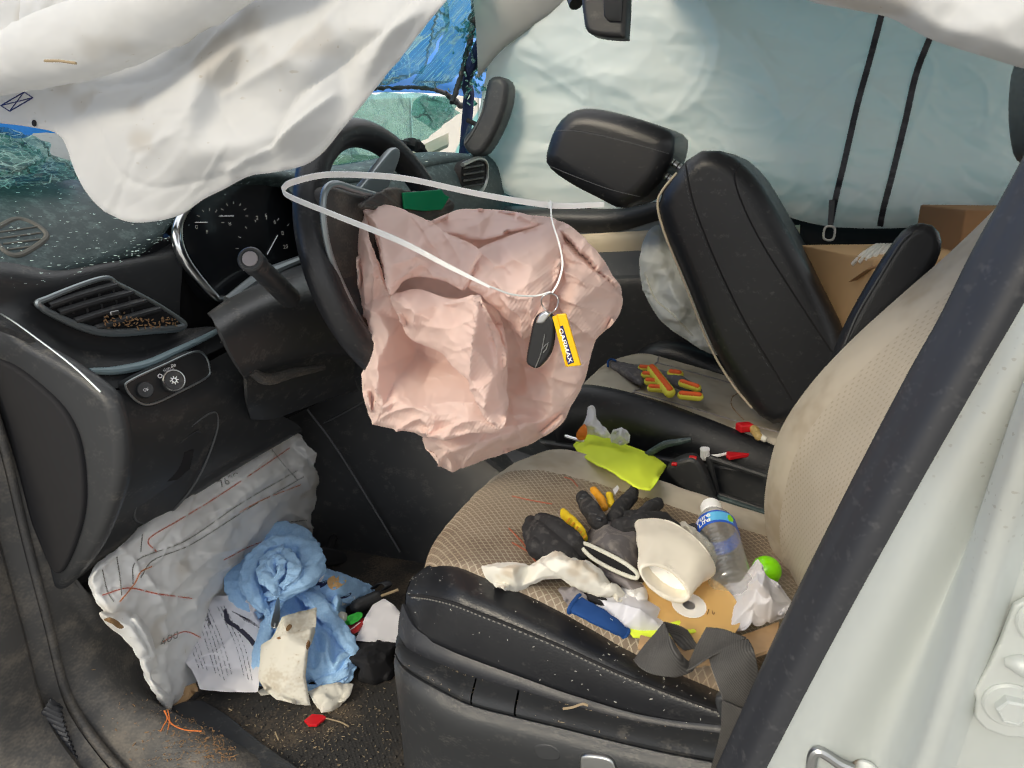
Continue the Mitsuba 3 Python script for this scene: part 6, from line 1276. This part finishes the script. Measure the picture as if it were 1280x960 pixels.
fingers('grey_cuff_glove__yellow_side', [([(762, 618, .315), (764, 630, .316)], [.005, .005])], 'yellow')
# charcoal glove
fingers('charcoal_glove', [([(664, 654, .312), (680, 672, .322), (700, 692, .32), (712, 700, .312)], [.010, .017, .020, .016]), ([(676, 650, .322), (694, 660, .335), (714, 676, .335), (728, 690, .322)], [.011, .0135, .0145, .010]), ([(660, 660, .308), (672, 684, .315), (690, 698, .31)], [.009, .014, .012])], 'glove_black', label='charcoal cloth glove at the front of the heap with a yellow edge', cat='glove')
ye = fingers('charcoal_glove__yellow_edge', [([(704, 640, .318), (712, 652, .326), (722, 662, .328), (730, 672, .322)], [.005, .0085, .0085, .0055])], 'yellow')
add('charcoal_glove__ribs', cat([tube(px([(706 + 5 * k, 656 + 5 * k), (712 + 5 * k, 648 + 5.4 * k)], s=.338), .0014, 6) for k in range(5)]), 'amber', kind='stuff')
# white cotton glove
ow_ = [(602, 706), (618, 702), (646, 704), (668, 702), (684, 692), (700, 689), (720, 692), (735, 702), (748, 716), (764, 732), (778, 748), (796, 756), (780, 758), (756, 750), (736, 744), (722, 736), (700, 730), (676, 732), (650, 738), (626, 734), (606, 722)]
kw = [(602, 706, .305), (646, 704, .318), (700, 689, .325), (735, 702, .33), (796, 756, .305), (722, 736, .315), (650, 738, .303), (606, 722, .302), (640, 718, .335), (680, 715, .335), (710, 712, .35), (740, 728, .335), (765, 745, .322), (660, 712, .322), (690, 704, .345), (624, 716, .325)]
add('white_cotton_glove', crumple(ow_, kw, 's', 2, .0015, 60, 23, (.010, 6), .0015, 1, fct=((22, .006, 3, -15), (9, .003, 2.2, -20), (4.5, .001)), crs=[([(604,714),(650,716),(700,706),(740,726),(790,754)],.008,5),([(660,704),(690,712),(730,735),(760,748)],-.008,4),([(690,692),(715,705),(745,720)],.006,4)]), 'cloth_soiled', True, label='soiled white cotton glove stretched across the seat front', cat='glove')
# blue edged cuff and grey cuff beneath
bcp = spot([718, 734, 752, 768, 782], [755, 763, 773, 782, 791], s=[.312, .312, .310, .306, .300])
bcm = cloth_tube(bcp, [.0135, .0125, .0115, .0105, .007], 41, .62, 36, 60, .0012, .008)
add('blue_cuff_glove', bcm, 'blue_trim', True, label='rolled dark blue knitted cuff along the seat bolster', cat='glove cuff')
bv_ = np.array(bcm.vertices).reshape(60, 36, 3); ring0 = bv_[0]
add('blue_cuff_glove__rim', tube(ring0, .0024, 8, None, True), 'blue_trim', True)
add('blue_cuff_glove__rim', tube(bv_[-1], .0018, 8, None, True), 'blue_trim', True)
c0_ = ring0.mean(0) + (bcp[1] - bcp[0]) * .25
add('blue_cuff_glove__opening', M(np.vstack([ring0 * .9 + c0_ * .1, c0_]), [[i_, (i_ + 1) % 36, 36] for i_ in range(36)]), 'black_soft')  # black cap takes the place of shade within the rolled end
add('grey_sleeve', crumple([(698, 736), (712, 734), (730, 742), (744, 756), (734, 764), (716, 760), (704, 748)], [(698, 736, .305), (730, 742, .318), (716, 760, .305), (744, 756, .31), (720, 748, .322)], 's', 2.4, .003, 40, 8, (.006, 5), .0015, 1), 'grey_knit', True, label='grey knitted sleeve end above the blue cuff', cat='sleeve')
add('black_band', crumple([(722, 738), (744, 742), (764, 748), (782, 756), (772, 762), (748, 756), (730, 748)], [(722, 738, .312), (764, 748, .318), (772, 762, .31), (748, 752, .32)], 's', 2.4, .002, 40, 8, (.006, 5), .0015, 1), 'black_soft', True, label='flat black fabric band under the white glove', cat='fabric band')
add('brown_grey_cuff', crumple([(750, 704), (772, 714), (796, 726), (808, 734), (806, 744), (812, 754), (800, 758), (788, 742), (770, 730), (752, 718)], [(750, 704, .315), (796, 726, .318), (806, 744, .312), (800, 758, .308), (770, 730, .312), (780, 724, .324)], 's', 2.4, .002, 40, 11, (.006, 5), .0015, 1), 'grey_knit', True, label='brownish grey cuff half hidden below the pale hem', cat='glove cuff')
add('white_pad', crumple([(775, 734), (790, 728), (806, 730), (810, 744), (806, 756), (790, 758), (778, 748)], [(775, 734, .308), (806, 730, .315), (790, 758, .306), (792, 742, .32)], 's', 2.4, .002, 40, 12, (.006, 6), .0015, 1), 'cloth_white', True, label='small white pad left of the gold disc', cat='pad')
add('tissue_wad', crumple([(845, 656), (858, 654), (876, 668), (890, 680), (896, 696), (892, 708), (880, 690), (862, 670)], [(845, 656, .335), (876, 668, .345), (896, 696, .34), (880, 690, .35), (862, 664, .352)], 's', 2.2, .004, 50, 14, (.006, 5), .001, 1), 'cream_paper', True, label='pale tissue wad between the dust mask and the bottle', cat='tissue')
add('black_strip', meld(hullchain([spot(866, 660, s=.335), spot(884, 676, s=.33)], [.007, .005]), .003, 3), 'glove_black', True, label='short black strip beside the bottle neck', cat='strip')
add('paper_sliver', plate(px([(766, 612), (772, 606), (774, 610), (769, 618)], s=.335), .0008, .0002, 1), 'paper_white', label='tiny white paper sliver on the black glove finger', cat='paper scrap')

# ================================================================ LOOSE THINGS ON THE CONSOLE
hv = crumple([(716, 556), (728, 546), (746, 540), (770, 551), (800, 562), (820, 572), (834, 582), (826, 594), (813, 613), (803, 612), (790, 607), (765, 590), (744, 580), (724, 568)], [(716, 556, .235), (746, 540, .25), (800, 562, .245), (834, 582, .235), (813, 613, .31), (790, 607, .315), (744, 580, .30), (724, 568, .29), (770, 575, .285), (800, 585, .285)], 'z', 2.6, .0016, 30, 16, (.003, 4), .0015, 1, smooth=False)
add('yellow_cloth', hv, 'hivis', True, label='fluorescent yellow cloth strip draped over the console', cat='cloth')
add('torn_wrapper', crumple([(722, 546), (724, 538), (730, 528), (733, 518), (734, 510), (740, 507), (744, 514), (748, 524), (760, 538), (762, 548), (740, 544)], [(722, 546, .03), (734, 510, .01), (744, 514, .01), (762, 548, .03), (740, 530, .03), (748, 524, .012)], 'y', 1.8, .001, 50, 24, (.003, 4), .0008, 0, fct=((9, .006), (4, .002))), 'paper_white', True, label='torn white wrapper upright behind the yellow cloth', cat='wrapper')
add('torn_wrapper__orange_edge', crumple([(720, 544), (724, 536), (731, 530), (734, 540), (730, 550), (722, 549)], [(720, 544, .04), (731, 530, .035), (734, 540, .045), (722, 549, .04)], 'y', 1.8, .001, 60, 5, (0, 1), .0008, 1), 'orange', True)
add('paper_ball', crumple([(762, 546), (766, 537), (778, 533), (788, 544), (787, 553), (776, 556), (764, 552)], [(762, 546, .01), (778, 533, .005), (787, 553, .01), (764, 552, .015), (775, 544, .03)], 'y', 1.8, .001, 60, 27, (.004, 5), .0008, 0, smooth=False, fct=((8, .005),)), 'paper_white', True, label='small white paper ball beside the torn wrapper', cat='paper ball')
pn = px([(706, 545), (730, 552)], z=[.258, .252]); add('silver_pen', tube([pn[0], pn[0] * .9 + pn[1] * .1, pn[1]], [.003, .0042, .0042], 12), 'chrome', label='end of a silver pen sticking out from the yellow cloth', cat='pen')
tb = px([(886, 571), (900, 569), (912, 566)], z=[.235, .238, .24])
tk = 'red_brush'
tag(tk, 'small brush with a red handle and white neck on the console', 'brush')
add(tk + '__neck', tube(tb, [.0035, .003, .003], 8, 10), 'white_plastic')
add(tk + '__handle', plate(px([(908, 562), (938, 557), (942, 560), (941, 566), (912, 571), (908, 568)], z=.243), .008, .002, 3), 'red')
add(tk + '__head', lathe([(0, 0), (.0085, 0), (.009, .002), (.009, .018), (.0085, .0195), (.0095, .020), (.0095, .0215), (0, .0225)], spot(881, 573, z=.225), (.05, .15, 1), 24), 'white_plastic')
# passenger seat: hi-vis glove and red trinket
gk = 'hivis_glove'
tag(gk, 'orange and yellow striped work glove with a grey cuff on the far seat', 'glove')
cf = crumple([(760, 452), (764, 449), (775, 452), (790, 455), (801, 457), (806, 468), (804, 482), (795, 480), (780, 472), (764, 460)], [(760, 452, .325), (801, 457, .33), (804, 482, .325), (780, 472, .32), (785, 462, .338)], 'z', 1.8, .002, 50, 8, (.008, 5), .0015, 1)
add(gk + '__cuff', cf, 'glove_grey', True)
add(gk + '__cuff_edge', tube(px([(760, 458), (760, 452), (764, 449), (770, 451)], z=.328), .0025, 8, 16), 'blue_trim')
def pad(c, ln_, wd, an, m_o, m_i, z0):
    C_ = np.array(c); a = math.radians(an); d = np.array([math.cos(a), math.sin(a)])
    P0, P1 = C_ - d * ln_ / 2, C_ + d * ln_ / 2
    q0, q1 = spot(P0[0], P0[1], z=z0), spot(P1[0], P1[1], z=z0)
    add(gk + '__finger_pad', meld(hullchain([q0, q1], [wd, wd]), .003, 3), m_o, True)
    add(gk + '__stripe', meld(hullchain([q0 + [0, .003, wd * .55], q1 + [0, .003, wd * .55]], [wd * .62, wd * .62]), .003, 3), m_i, True)
pad((826, 476), 36, .0115, 52, 'hivis_yellow', 'hivis_orange', .337)
for k in range(4): pad((809 + 4 * k, 461 + 8.2 * k), 15, .0082, 5, 'hivis_yellow', 'hivis_orange', .33)
pad((844, 468), 10, .010, 8, 'hivis_yellow', 'hivis_orange', .335)
pad((862, 482), 20, .0085, 18, 'hivis_yellow', 'hivis_orange', .335)
pad((863, 495), 22, .009, 5, 'hivis_yellow', 'hivis_orange', .328)
add(gk + '__back', meld(hullchain([spot(815, 468, z=.322), spot(850, 478, z=.322), spot(872, 490, z=.318)], [.016, .015, .010]), .004, 4), 'glove_grey', True)
rk = 'red_trinket'
tag(rk, 'small red plastic trinket on the rear corner of the far seat', 'trinket')
add(rk + '__body', rbox(spot(931, 534, z=.285), [.030, .022, .016], .004, trimesh.transformations.rotation_matrix(.6, [0, 0, 1])), 'red')
add(rk + '__charm', rough(meld(hullchain([spot(942, 536, z=.285), spot(948, 546, z=.28)], [.008, .007]), .003, 2), .002, 120, 4), 'gilt', True)
add(rk + '__charm', rough(meld(hullchain([spot(950, 545, z=.28), spot(955, 549, z=.278)], [.006, .005]), .003, 2), .002, 120, 6), 'cream_paper', True)
add(rk + '__wire', tube(px([(930, 525), (915, 508), (916, 496), (926, 490)], z=.285), .0008, 6, 24), 'card_dark')
for i, (U, V, s) in enumerate(((0, 0, 0),)): pass
